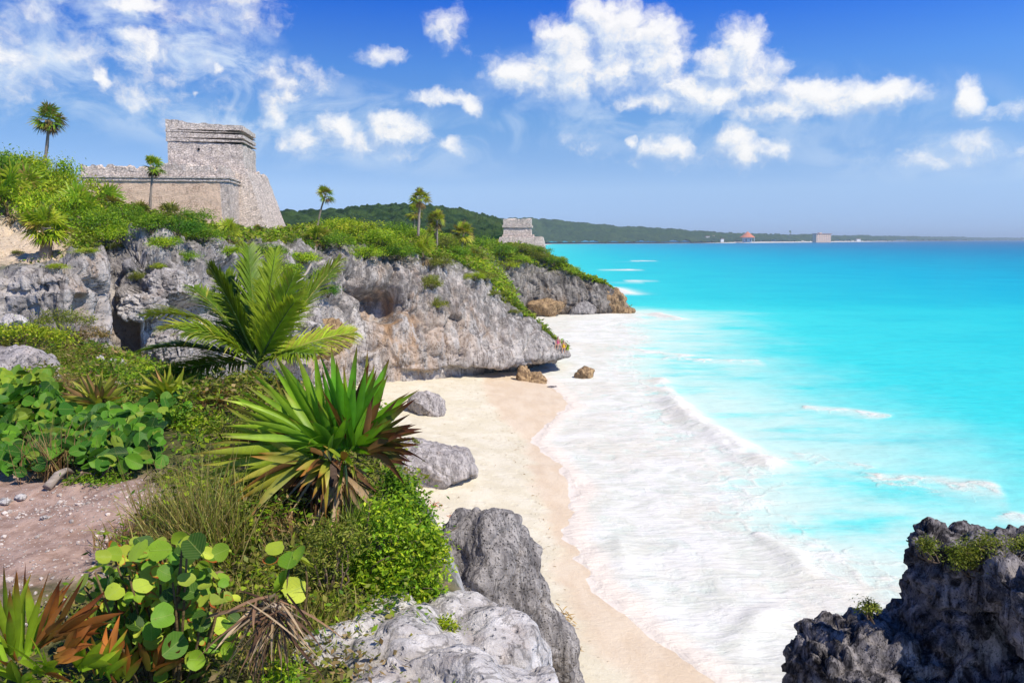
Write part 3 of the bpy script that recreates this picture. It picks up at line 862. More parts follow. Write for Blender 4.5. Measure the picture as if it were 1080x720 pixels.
LEFT = [
    [(-330, 352, 26), (-330, 330, 26.2), (-330, 310, 26.6), (-330, 290, 27.5), (-330, 262, 36), (-330, 215, 46), (-330, 205, 75)],
    [(-120, 352, 26), (-120, 330, 26.2), (-120, 310, 26.6), (-120, 292, 27.5), (-120, 266, 36), (-120, 190, 46), (-120, 188, 75)],
    [(20, 348, 26), (20, 328, 26.1), (20, 308, 26.4), (22, 290, 27.4), (22, 262, 36), (22, 193, 46), (22, 192, 75)],
    [(70, 345, 26.5), (72, 325, 26.3), (72, 302, 26.6), (66, 283, 27.8), (64, 258, 37), (64, 205, 47), (64, 203, 75)],
    [(104, 362, 28.5), (104, 342, 28.6), (103, 308, 29.0), (100, 270, 30.5), (98, 252, 38), (98, 222, 48), (98, 218, 75)],
    [(118, 372, 31.0), (118, 345, 31.4), (118, 305, 32.2), (120, 262, 33.6), (118, 250, 41), (118, 228, 52), (118, 222, 75)],
    [(150, 380, 30.5), (150, 345, 30.8), (150, 300, 31.6), (148, 254, 34), (146, 244, 42), (146, 230, 55), (146, 225, 75)],
    [(205, 400, 33), (205, 360, 33.4), (205, 310, 34), (203, 260, 36.5), (207, 250, 45), (210, 243, 60), (210, 240, 85)],
    [(270, 420, 42), (270, 370, 43), (270, 310, 44), (270, 260, 46.5), (270, 253, 58), (272, 248, 74), (275, 246, 95)],
    [(330, 420, 52), (330, 372, 52.3), (330, 322, 53), (332, 268, 55), (335, 252, 66), (338, 243, 85), (342, 241, 112)],
    [(392, 413, 58), (393, 380, 58.2), (392, 330, 59), (386, 276, 61), (386, 260, 70), (388, 247, 88), (392, 246, 116)],
    [(440, 404, 61.8), (441, 390, 60.2), (440, 340, 61.2), (440, 280, 63.6), (442, 264, 72), (446, 251, 90), (452, 248, 120)],
    [(490, 394, 67), (488, 386, 63.6), (490, 345, 64.6), (482, 288, 67.5), (488, 272, 76), (496, 260, 95), (502, 257, 122)],
    [(530, 385, 72), (535, 384.5, 66.8), (540, 358, 67.6), (520, 310, 71), (524, 302, 77), (530, 300, 90), (535, 300, 105)],
    [(558, 378, 75.5), (572, 380, 69.6), (576, 366, 70), (556, 340, 72.5), (556, 338, 76), (554, 340, 83), (552, 345, 92)],
    [(580, 374, 77.5), (596, 377, 71.8), (598, 371, 72.0), (590, 363, 73.4), (584, 364, 75.5), (574, 368, 79), (566, 372, 84)],
    [(582, 373, 78), (599, 375, 73), (599, 373, 73.1), (597, 371, 73.6), (588, 370, 76), (578, 372, 79), (570, 374, 84)],
]
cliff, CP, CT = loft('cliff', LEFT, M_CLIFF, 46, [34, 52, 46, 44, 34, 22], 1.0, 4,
                     stain=[(10.6, 1.9, .55, 1.0, .9), (10.9, .9, .5, .8, .8), (12.2, 2.2, .6, .5, .45), (11.5, 1.8, 1.0, .6, .4), (3.5, 2.0, .4, 1.5, .45), (9.2, .9, .5, .5, .8)],
                     caves=[(10.25, 2.2, .32, .30, 3.6), (9.75, 2.55, .25, .25, 2.0), (5.35, .9, .3, .55, 2.2), (4.6, 1.4, .16, 1.0, 1.6), (7.0, 1.5, .25, .35, 2.0), (3.4, 1.2, .2, .4, 1.0), (12.3, .75, 1.6, .22, 1.6), (6.4, 2.3, .2, .3, 1.3), (7.7, 2.2, .25, .4, 1.5)],
                     sandy=[(2.0, 4.0, 1.55, .66)],
                     amp_by_u=([0, 3, 4, 6, 8, 9, 11, 12, 14, 16], [.75, .75, 1.0, 1.1, 1.05, 1.1, 1.1, .95, .75, .35]))
HEAD = [
    [(470, 350, 108), (470, 325, 109), (470, 300, 110), (470, 280, 112), (470, 266, 120), (472, 258, 135), (475, 256, 165)],
    [(505, 345, 113), (505, 325, 114), (505, 300, 115), (502, 280, 117), (508, 265, 122), (510, 258, 135), (512, 256, 165)],
    [(532, 342, 119), (532, 322, 119.6), (530, 300, 120.5), (524, 281, 122), (532, 264, 127), (535, 258, 137), (536, 256, 165)],
    [(560, 334, 126), (560, 318, 126), (562, 301, 126.6), (560, 286, 127.6), (557, 264, 131.5), (560, 259, 141), (562, 262, 168)],
    [(592, 332, 128), (593, 318, 128), (592, 304, 128.6), (591, 290, 129.8), (584, 274, 133), (585, 279, 145), (586, 290, 168)],
    [(626, 331, 129), (628, 320, 128.8), (626, 308, 129.4), (621, 297, 130.6), (615, 294, 134), (609, 304, 146), (602, 312, 162)],
    [(650, 330, 130), (655, 326, 129.7), (652, 313, 130.3), (641, 302, 131.2), (638, 306, 134), (630, 314, 143), (622, 320, 156)],
    [(663, 331, 131), (665, 329, 131), (662, 324, 131.5), (654, 317, 132.2), (650, 320, 134.5), (642, 325, 141), (634, 328, 151)],
    [(668, 331, 131.6), (668, 330.5, 131.7), (667, 330, 132), (664, 329, 132.6), (658, 329, 135), (648, 330, 141), (640, 331, 150)],
]
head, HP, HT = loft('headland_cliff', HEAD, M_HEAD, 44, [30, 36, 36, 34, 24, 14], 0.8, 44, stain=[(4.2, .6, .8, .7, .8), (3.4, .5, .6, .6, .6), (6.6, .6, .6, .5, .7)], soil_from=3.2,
                    amp_by_u=([0, 2, 5, 6, 8], [1, 1, .95, .7, .3]))


# ------------------------------------------------------------------ far hills and coast
def hills():
    m, t = material('jungle_canopy')
    p = t.pos()
    n = t.noise(p, 0.13, 6, .65); n2 = t.noise(p, 0.9, 4, .7); n3 = t.noise(p, 0.012, 4, .6)
    c = t.mix(t.ss(n, .40, .62), (0.012, 0.036, 0.008), (0.045, 0.085, 0.018))
    c = t.mix(t.m('MULTIPLY', t.ss(n3, .5, .66), .35), c, (0.09, 0.13, 0.03))
    c = t.mix(t.m('MULTIPLY', t.ss(n2, .5, .7), .5), c, (0.012, 0.026, 0.008))
    finish(t, principled(t, c, .9, .1, t.bump(t.m('ADD', n, t.m('MULTIPLY', n2, .4)), .8, 3.0)))

    def ridge(name, crest, foot, back, nu, nv, lump, lh, seed):
        K = np.array([[U(*f), U((f[0] + c_[0]) / 2, f[1] * .45 + c_[1] * .55, f[2] * .5 + c_[2] * .5), U(*c_), U(*b)] for f, c_, b in zip(foot, crest, back)])
        tu = np.linspace(0, len(K) - 1, nu); tv = np.linspace(0, 3, nv)
        A = catmull(K, tu); P = np.stack([catmull(A[i], tv) for i in range(nu)])
        fl = P.reshape(-1, 3)
        f1, f2, idv = worley(np.stack([fl[:, 0] / lump, fl[:, 1] / lump, 0 * fl[:, 0]], 1), seed)
        fl = fl + np.array([0, 0, 1.0]) * ((1 - f1) * lh + idv * lh * .6 + fbm(fl / lump * 2.5, 3, seed + 1) * lh * .5 + fbm(fl / (lump * 9), 3, seed + 2) * lh * 1.5)[:, None]
        return kind(link(name, mesh(name, fl, grid_faces(nu, nv), m)), 'structure')
    cr = [(180, 236, 420), (260, 234, 420), (330, 231, 420), (380, 227, 430), (420, 224, 440), (455, 225, 450), (485, 228, 470), (515, 236, 490), (532, 243, 520), (546, 254, 560), (556, 264, 600)]
    ridge('hill', cr, [(c_[0], 257, 240) for c_ in cr], [(c_[0], 256, 800) for c_ in cr], 420, 130, 7.0, 3.0, 3)
    pts = [(430, 236, 2150), (500, 234.5, 2150), (560, 233.0, 2150), (600, 236.0, 2200), (650, 240.5, 2300), (700, 243.6, 2400), (740, 246.2, 2550), (780, 248.2, 2700), (830, 249.4, 3000), (900, 250.2, 3700), (980, 250.9, 5000), (1060, 251.5, 7000), (1140, 251.8, 9000)]
    foot = [(c_[0], 252 + 12 * FPX / (c_[2] * .88) * .97, c_[2] * .88) for c_ in pts]
    ridge('coast_hill', pts, foot, [(c_[0], 252.6, c_[2] * 1.4) for c_ in pts], 900, 46, 30, 7.0, 9)
    # narrow white beach along the far shore
    m2, t2 = material('far_sand'); nn = t2.noise(t2.pos(), .02, 4)
    finish(t2, principled(t2, t2.mix(nn, (.55, .50, .42), (.80, .75, .66)), .9, .1))
    V = []
    for c_ in pts:
        a = U(c_[0], 255, c_[2] * .865); b = U(c_[0], 255, c_[2] * .90)
        wide = 1.0 if 770 < c_[0] < 960 else .6
        q = a + (b - a) * (1 - wide)
        V += [(q[0], q[1], 0.15), (b[0], b[1], 6.5 * wide ** 2)]
    V = np.array(V); K = V.reshape(-1, 2, 3)
    tu = np.linspace(0, len(K) - 1, 200); A = catmull(K, tu)
    kind(link('far_beach', mesh('far_beach', A.reshape(-1, 3), grid_faces(200, 2), m2)), 'structure')


hills()


# ------------------------------------------------------------------ air
def haze():
    V, F = np.array([(x, y, z) for z in (-6.0, 110.0) for x, y in ((-9000, -60), (60000, -60), (60000, 46000), (-9000, 46000))], float), np.array([(0, 1, 5, 4), (1, 2, 6, 5), (2, 3, 7, 6), (3, 0, 4, 7), (4, 5, 6, 7), (3, 2, 1, 0)])
    m = bpy.data.materials.new('haze_air'); m.use_nodes = True; t = NT(m.node_tree)
    v = t.n('ShaderNodeVolumePrincipled'); v.inputs['Color'].default_value = (.72, .88, 1.0, 1); v.inputs['Density'].default_value = 0.00014; v.inputs['Anisotropy'].default_value = 0.0
    o = t.n('ShaderNodeOutputMaterial'); t.put(o.inputs['Volume'], v.outputs[0])
    kind(link('haze', mesh('haze', V, F, m, None, None, False)), 'stuff')


HAZE = True


# ------------------------------------------------------------------ placing on the ground
bpy.context.view_layer.update()
DG = bpy.context.evaluated_depsgraph_get()


def hit(px, py, names=('cliff', 'headland_cliff', 'ground', 'beach')):
    d = Vector(pix_dir(px, py)).normalized()
    o = Vector(CAM)
    for _ in range(6):
        ok, loc, nrm, idx, ob, mt = S.ray_cast(DG, o, d)
        if not ok: return None
        if ob.name.split('.')[0] in names: return np.array(loc)
        o = loc + d * 0.01
    return None


def drop(x, y, zmax=40):
    o = Vector((x, y, zmax))
    for _ in range(5):
        ok, loc, nrm, idx, ob, mt = S.ray_cast(DG, o, Vector((0, 0, -1)))
        if not ok: return 0.0
        if ob.name.split('.')[0] in ('cliff', 'headland_cliff', 'ground', 'beach'): return loc.z
        o = loc + Vector((0, 0, -.01))
    return 0.0
# ------------------------------------------------------------------ stone buildings
def rough_box(c8, res, amp, seed, scale=1.0, top_amp=0.0):
    """Eight corners (bottom 4 ccw, top 4 ccw) -> subdivided box whose surface is broken up by a position noise."""
    c8 = np.asarray(c8, float)
    Vs, Fs, n = [], [], 0
    def face(a, b, c_, d):
        nonlocal n
        lu = max(np.linalg.norm(b - a), np.linalg.norm(c_ - d)); lv = max(np.linalg.norm(d - a), np.linalg.norm(c_ - b))
        nu, nv = max(2, int(lu / res) + 1), max(2, int(lv / res) + 1)
        s = np.linspace(0, 1, nu)[:, None, None]; t_ = np.linspace(0, 1, nv)[None, :, None]
        P = (a * (1 - s) + b * s) * (1 - t_) + (d * (1 - s) + c_ * s) * t_
        Vs.append(P.reshape(-1, 3)); Fs.append(grid_faces(nu, nv) + n); n += nu * nv
    b0, b1, b2, b3, t0, t1, t2, t3 = c8
    face(b0, b1, t1, t0); face(b1, b2, t2, t1); face(b2, b3, t3, t2); face(b3, b0, t0, t3); face(t0, t1, t2, t3); face(b3, b2, b1, b0)
    V = np.vstack(Vs); F = np.vstack(Fs)
    zt = c8[4:, 2].max(); zb = c8[:4, 2].min()
    Q = V / scale
    D = np.stack([fbm(Q * 1.3 + 11 * k, 4, seed + k) for k in range(3)], 1) * amp
    _, _, idv = worley(Q * 2.2, seed + 7)
    D[:, 2] += top_amp * ((idv - .5) * 1.2 + fbm(Q * .6, 3, seed + 9) * 1.5) * sst(V[:, 2], zt - max(.3, top_amp), zt - 0.02)
    soot = sst(V[:, 2], zb + (zt - zb) * .55, zt) * .6
    return V + D, F, soot


def stone_part(name, boxes, mat, parent, origin, sootmul=1.0, **kw):
    V, F, A, n = [], [], [], 0
    for i, (c8, kws) in enumerate(boxes):
        v, f, s_ = rough_box(c8, **{**kw, **kws}); V.append(v - origin); F.append(f + n); A.append(s_ * sootmul); n += len(v)
    o = link(name, mesh(name, np.vstack(V), np.vstack(F), mat, None, {'soot': np.concatenate(A)}, smooth=False), parent)
    return o


def frame_box(o, ax, ay, x0, x1, y0, y1, z0, z1, batter=(0, 0, 0, 0), dz=0.0):
    """Box in a local frame; batter = how far the bottom spreads out on -x, +x, -y, +y."""
    bl, br, bf, bb = batter
    P = lambda x, y, z: o + ax * x + ay * y + np.array([0, 0, z])
    return np.array([P(x0 - bl, y0 - bf, z0), P(x1 + br, y0 - bf, z0), P(x1 + br, y1 + bb, z0), P(x0 - bl, y1 + bb, z0),
                     P(x0, y0, z1), P(x1, y0, z1 - dz), P(x1, y1, z1 - dz), P(x0, y1, z1)])


def castle():
    rz = R(7)
    ax = np.array([math.cos(rz), math.sin(rz), 0]); ay = np.array([-math.sin(rz), math.cos(rz), 0])
    O = U(182, 252, 80); O[2] = 0
    o = O.copy()
    zs = lambda py, D=80: U(0, py, D)[2]
    px = 80 / FPX
    r = empty('stone_temple', o + np.array([0, 0, zs(250)]), 'large ancient grey stone temple with battered walls on the hill above the cliff', 'ruin')
    org = o + np.array([0, 0, zs(250)])
    Wd, Dp = 7.25, 6.4
    K = dict(res=.14, amp=.14, seed=3)
    # battered base below the upper building
    stone_part('base', [(frame_box(o, ax, ay, 5.2, Wd + .25, -.45, 11.5, zs(264), zs(178.5), (0, 2.5, 1.0, 1.0)), dict(seed=4, amp=.13, top_amp=.12)),
                        (frame_box(o, ax, ay, -1.0, 5.3, -.3, Dp + .8, zs(264), zs(178), (.4, 0, .5, .6)), dict(seed=5, amp=.2, top_amp=.35))], M_STONE, r, org, .5, **K)
    stone_part('parapet', [(frame_box(o, ax, ay, Wd - 1.2, Wd + .22, 5.6, 11.4, zs(179.2), zs(176), (0, 0, 0, 0)), dict(seed=6, amp=.12, top_amp=.3))], M_STONE, r, org, .4, **K)
    stone_part('upper_wall', [(frame_box(o, ax, ay, 0, Wd - .12, 0, Dp, zs(180), zs(149), (.03, .08, .06, 0), .22), dict(seed=7))], M_STONE, r, org, .5, **K)
    stone_part('lower_cornice', [(frame_box(o, ax, ay, -.10, Wd + .02, -.11, Dp + .1, zs(149) + .004, zs(145), dz=.22), dict(seed=8, amp=.07))], M_STONE, r, org, 1.2, **K)
    stone_part('frieze', [(frame_box(o, ax, ay, -.075, Wd - .005, -.085, Dp + .08, zs(145) + .004, zs(139), dz=.22), dict(seed=9, amp=.06))], M_STONE, r, org, .7, **K)
    stone_part('upper_cornice', [(frame_box(o, ax, ay, -.10, Wd + .02, -.11, Dp + .1, zs(139) + .004, zs(136.5), dz=.22), dict(seed=10, amp=.06))], M_STONE, r, org, 1.4, **K)
    stone_part('roof', [(frame_box(o, ax, ay, -.05, Wd - .04, -.08, Dp + .05, zs(136.5) + .004, zs(128), (0, 0, 0, 0), .3), dict(seed=11, amp=.12, top_amp=.30))], M_STONE, r, org, 2.2, **K)
    m = Mesher()
    p0 = o + ax * 2.95 - ay * .05 + np.array([0, 0, zs(157)])
    m.tube([p0 - org, p0 - org + ay * .12 - ay * .16], [.13, .12], (.02, .02, .02), 8)
    m.obj('vent_hole', M_BARK, r)
    # low wing in front
    D2 = 74.0
    o2 = U(88, 252, D2); o2[2] = 0
    z2 = lambda py: U(0, py, D2)[2]
    L = 140 * D2 / FPX
    stone_part('wing_wall', [(frame_box(o2, ax, ay, .2, L, 0, 7, z2(262), z2(190.5), (.1, .15, .12, 0)), dict(seed=21, amp=.06))], M_TAN, r, org, .2, **K)
    stone_part('corner_pier', [(frame_box(o2, ax, ay, L + .004, L + .8, .02, 7, z2(262), z2(190.5), (0, .12, .10, 0)), dict(seed=22, amp=.08))], M_STONE, r, org, .6, **K)
    for py0, py1, ex, sd_ in ((190.5, 188.6, .12, 24), (188.6, 187.2, .04, 25), (187.2, 185.0, .20, 26)):
        stone_part('wing_cornice', [(frame_box(o2, ax, ay, -ex, L + .8 + ex, -ex, 7, z2(py0) + .004, z2(py1)), dict(seed=sd_, amp=.05))], M_STONE, r, org, 1.0 if ex < .15 else .4, **K)
    stone_part('wing_roof', [(frame_box(o2, ax, ay, .1, L * .55, .1, 6.8, z2(185) + .004, z2(176.5)), dict(seed=27, amp=.14, top_amp=.42)),
                             (frame_box(o2, ax, ay, L * .55 + .01, L + .5, .2, 6.8, z2(185) + .004, z2(174.5)), dict(seed=28, amp=.16, top_amp=.42))], M_STONE, r, org, .8, **K)


castle()


def small_temple():
    rz = R(-4)
    ax = np.array([math.cos(rz), math.sin(rz), 0]); ay = np.array([-math.sin(rz), math.cos(rz), 0])
    D = 135.0; o = U(531, 252, D); o[2] = 0
    z = lambda py: U(0, py, D)[2]
    w_ = 28.5 * D / FPX
    org = o + np.array([0, 0, z(252)])
    r = empty('small_temple', org, 'small square stone temple on the headland tip above the sea', 'ruin')
    K = dict(res=.2, amp=.12, seed=3, scale=1.3)
    stone_part('platform', [(frame_box(o, ax, ay, -.6, w_ + 2.0, -1.6, 6, z(271), z(250.5), (.5, .7, .7, 0)), dict(seed=31, top_amp=.2)),
                            (frame_box(o, ax, ay, -.2, w_ + .4, -.5, 5.5, z(251), z(248)), dict(seed=32, top_amp=.1))], M_STONE, r, org, .4, **K)
    stone_part('wall', [(frame_box(o, ax, ay, .05, w_ - .05, 0, 4.5, z(248.5), z(240), (.1, .1, .1, 0)), dict(seed=33))], M_STONE, r, org, .6, **K)
    stone_part('cornice', [(frame_box(o, ax, ay, -.18, w_ + .18, -.22, 4.7, z(240) + .004, z(237.6)), dict(seed=34, amp=.08))], M_STONE, r, org, 1.3, **K)
    stone_part('roof', [(frame_box(o, ax, ay, -.02, w_ + .02, -.04, 4.5, z(237.6) + .004, z(231.5), (0, 0, 0, 0)), dict(seed=35, amp=.10, top_amp=.2))], M_STONE, r, org, 1.2, **K)


small_temple()


def plain(name, col, rough=.8, nscale=1.0, var=.15):
    m, t = material(name); n = t.noise(t.obj(), nscale, 4, .6)
    finish(t, principled(t, t.mix(n, tuple(c * (1 - var) for c in col), tuple(min(1, c * (1 + var)) for c in col)), rough, .15))
    return m


M_PLASTER = plain('cream_plaster', (.90, .58, .38)); M_WHITEWALL = plain('white_plaster', (.75, .73, .70))
M_ROOF = plain('orange_thatch', (.62, .21, .10), .9, .4); M_GLASS = plain('dark_window', (.10, .09, .09), .3)
M_FLAT = plain('flat_roof', (.35, .20, .15), .9)


def box_mesh(x0, x1, y0, y1, z0, z1):
    V = np.array([(x0, y0, z0), (x1, y0, z0), (x1, y1, z0), (x0, y1, z0), (x0, y0, z1), (x1, y0, z1), (x1, y1, z1), (x0, y1, z1)], float)
    F = np.array([(0, 1, 5, 4), (1, 2, 6, 5), (2, 3, 7, 6), (3, 0, 4, 7), (4, 5, 6, 7), (3, 2, 1, 0)])
    return V, F


def boxes_obj(name, boxes, mat, parent):
    V, F, n = [], [], 0
    for b in boxes:
        v, f = box_mesh(*b); V.append(v); F.append(f + n); n += 8
    return link(name, mesh(name, np.vstack(V), np.vstack(F), mat, None, None, False), parent)


def far_buildings():
    D = 2420.0; k = D / FPX
    c = U(868.5, 256.3, D); c[2] = 1.6
    r = empty('hotel', c, 'pale four storey beach hotel standing on the far white shore', 'building', rz=.42)
    w_, h = 20 * k, 8.6 * k
    boxes_obj('wall', [(-w_ / 2, w_ / 2, 0, 16, 0, h)], M_PLASTER, r)
    boxes_obj('roof', [(-w_ / 2 - 1.5, w_ / 2 + 1.5, -1.5, 17, h + .01, h + 1.8)], M_FLAT, r)
    boxes_obj('roof_hut', [(-w_ / 4, -w_ / 4 + 9, 3, 11, h + 1.81, h + 4)], M_PLASTER, r)
    for i in range(4):
        for j in range(8):
            x = -w_ / 2 + (j + .5) * w_ / 8; z = (i + .28) * h / 4
            f = boxes_obj('window', [(x - 1.3, x + 1.3, -.35, .5, z, z + h / 10)], M_GLASS, r)
    for i in (1, 2, 3):
        boxes_obj('balcony_slab', [(-w_ / 2 - .5, w_ / 2 + .5, -.8, -.36, i * h / 4 - .5, i * h / 4 + .3)], M_WHITEWALL, r)
    D = 2330.0; k = D / FPX
    c = U(788, 257, D); c[2] = 1.8
    r = empty('beach_pavilion', c, 'round beach house under a pointed orange roof on the far shore', 'building')
    m = Mesher(); rr = 8.0 * k
    th = np.linspace(0, 2 * np.pi, 17)[:-1]
    prof = [(1.0, 5.2), (.62, 7.6), (.3, 9.6), (.04, 11.2)]
    V = np.array([(math.cos(a) * rr * q, math.sin(a) * rr * q, zz * k) for q, zz in prof for a in th])
    F = [(i * 16 + j, i * 16 + (j + 1) % 16, (i + 1) * 16 + (j + 1) % 16, (i + 1) * 16 + j) for i in range(3) for j in range(16)]
    m.add(V, F, (1, 1, 1)); m.obj('roof', M_ROOF, r, False)
    boxes_obj('wall', [(-rr * .5, rr * .5, -rr * .4, rr * .4, 0, 5.2 * k)], M_WHITEWALL, r)
    for a in range(6):
        x = (a / 5 - .5) * rr * 1.5
        boxes_obj('post', [(x - .6, x + .6, -rr * .55, -rr * .55 + 1.2, 0, 5.3 * k)], M_WHITEWALL, r)
    boxes_obj('window', [(x - 1.8, x + 1.8, -rr * .4 - .3, -rr * .4 + .1, 1.4 * k, 3.6 * k) for x in (-rr * .28,)], M_GLASS, r)
    boxes_obj('window', [(x - 1.8, x + 1.8, -rr * .4 - .3, -rr * .4 + .1, 1.4 * k, 3.6 * k) for x in (rr * .28,)], M_GLASS, r)
    for px, py, D, w_, h, lb in ((746, 251, 2420, 12, 8, 'tiny pale house among the far trees left of the orange roof'), (761.5, 254, 2300, 9, 9, 'tiny white beach hut on the far shore just left of the orange roof'),
                                 (752, 250, 2450, 8, 6, 'tiny white house on the far slope above the beach hut'), (905, 254.2, 3300, 16, 10, 'low pale house on the far shore right of the hotel'),
                                 (930, 254.2, 3900, 24, 9, 'long low white house on the far point, right of the hotel'), (986, 253.4, 5600, 44, 18, 'distant low building farthest right along the far point')):
        c = U(px, py, D); c[2] = max(1.5, c[2] - h * .4)
        r = empty('beach_house', c, lb, 'house', rz=.2)
        boxes_obj('wall', [(-w_ / 2, w_ / 2, -w_ * .3, w_ * .3, 0, h)], M_WHITEWALL, r)
        boxes_obj('roof', [(-w_ / 2 - .8, w_ / 2 + .8, -w_ * .3 - .8, w_ * .3 + .8, h + .01, h + 1.4)], M_FLAT, r)


far_buildings()


# ------------------------------------------------------------------ rocks
def ico(sub):
    bm = bmesh.new(); bmesh.ops.create_icosphere(bm, subdivisions=sub, radius=1.0)
    V = np.array([v.co for v in bm.verts]); F = np.array([[v.index for v in f.verts] for f in bm.faces]); bm.free()
    return V, F


ICO = {}


def tri4(F): return np.column_stack([F, F[:, 2]])


def vnormals(V, F):
    a, b, c_ = V[F[:, 0]], V[F[:, 1]], V[F[:, 2]]
    fn = np.cross(b - a, c_ - a); N = np.zeros_like(V)
    for k in range(3):
        for ax_ in range(3): N[:, ax_] += np.bincount(F[:, k], fn[:, ax_], len(V))
    return N / (np.linalg.norm(N, axis=1, keepdims=True) + 1e-12)


def karst(V, N, amp, s, seed, pits=1.0):
    """Roughen a surface: crags, cracks and solution pits. s = features per metre."""
    dom = V + .25 / s * np.stack([fbm(V * s, 3, seed + k) for k in (1, 2, 3)], 1)
    f1, f2, idv = worley(dom * s * .9, seed + 4)
    g1, g2, idw = worley(dom * s * 2.6, seed + 5)
    h1, h2, _ = worley(dom * s * 7.0, seed + 6)
    d = (idv - .5) * .9 - (1 - np.clip((f2 - f1) / .2, 0, 1)) * .5 + (idw - .5) * .35 - (1 - np.clip((g2 - g1) / .25, 0, 1)) * .2 - pits * np.clip(.36 - g1, 0, 1) * .7
    d += fbm(V * s * 1.2, 6, seed + 9, .55) * .9 - pits * np.clip(.34 - h1, 0, 1) * .28
    d += fbm(V * s * 1.7, 4, seed + 12, .55, True) * .25
    return V + N * (d * amp)[:, None]


def boulder_mesh(name, dims, seed, mat, sub=6, planes=14, amp=.12, s=1.0, stain=0, pits=1.0, lowz=None):
    if sub not in ICO: ICO[sub] = ico(sub)
    n, F = ICO[sub]; rg = np.random.default_rng(seed)
    r = np.full(len(n), 1.15)
    for _ in range(planes):
        p = rg.normal(size=3); p[2] *= .8; p /= np.linalg.norm(p); dd = rg.uniform(.72, 1.02)
        c_ = n @ p
        r = np.where(c_ > .05, np.minimum(r, dd / np.maximum(c_, .05)), r)
    r = r * (1 + .10 * fbm(n * 1.6 + seed, 3, seed))
    V = n * r[:, None] * np.asarray(dims)
    V = karst(V, vnormals(V, F), amp, s, seed, pits)
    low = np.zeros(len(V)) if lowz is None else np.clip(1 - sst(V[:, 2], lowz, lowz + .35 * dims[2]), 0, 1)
    return mesh(name, V, F, mat, None, {'stain': np.full(len(V), stain), 'low': low})


def boulder(name, loc, dims, seed, mat, label, rz=0.0, tilt=(0, 0), group=None, **kw):
    o = link(name, boulder_mesh(name, dims, seed, mat, **kw), None, loc)
    o.rotation_euler = (tilt[0], tilt[1], rz)
    return tag(o, label, 'rock', group)


def fuse(name, lumps, voxel, mat, amp, s, seed, pits=1.0, origin=(0, 0, 0), post=None):
    """Melt ellipsoid lumps (centre, radii, seed) into one rock, then weather it."""
    if 4 not in ICO: ICO[4] = ico(4)
    n, F = ICO[4]; V, Fs, k = [], [], 0
    for (c_, rad, sd_) in lumps:
        rg = np.random.default_rng(sd_); r = np.full(len(n), 1.2)
        for _ in range(16):
            p = rg.normal(size=3); p /= np.linalg.norm(p); dd = rg.uniform(.74, 1.02); q = n @ p
            r = np.where(q > .05, np.minimum(r, dd / np.maximum(q, .05)), r)
        V.append(n * r[:, None] * np.asarray(rad) + np.asarray(c_) - np.asarray(origin)); Fs.append(F + k); k += len(n)
    me = mesh('lumps', np.vstack(V), np.vstack(Fs))
    o = link('lumps', me)
    md = o.modifiers.new('r', 'REMESH'); md.mode = 'VOXEL'; md.voxel_size = voxel
    dg = bpy.context.evaluated_depsgraph_get(); ev = o.evaluated_get(dg)
    m2 = bpy.data.meshes.new_from_object(ev)
    bpy.data.objects.remove(o); bpy.data.meshes.remove(me)
    m2.calc_loop_triangles()
    V = np.zeros(len(m2.vertices) * 3, np.float32); m2.vertices.foreach_get('co', V); V = V.reshape(-1, 3).astype(float)
    T = np.zeros(len(m2.loop_triangles) * 3, np.int32); m2.loop_triangles.foreach_get('vertices', T); T = T.reshape(-1, 3)
    bpy.data.meshes.remove(m2)
    N = vnormals(V, T)
    V = karst(V, N, amp, s, seed, pits)
    if post is not None: V = post(V)
    me = mesh(name, V, T, mat, None, {'stain': np.zeros(len(V)), 'low': np.zeros(len(V))})
    return link(name, me, None, origin)


def P_(px, py, D, dz=0.0):
    q = U(px, py, D); q[2] += dz; return q


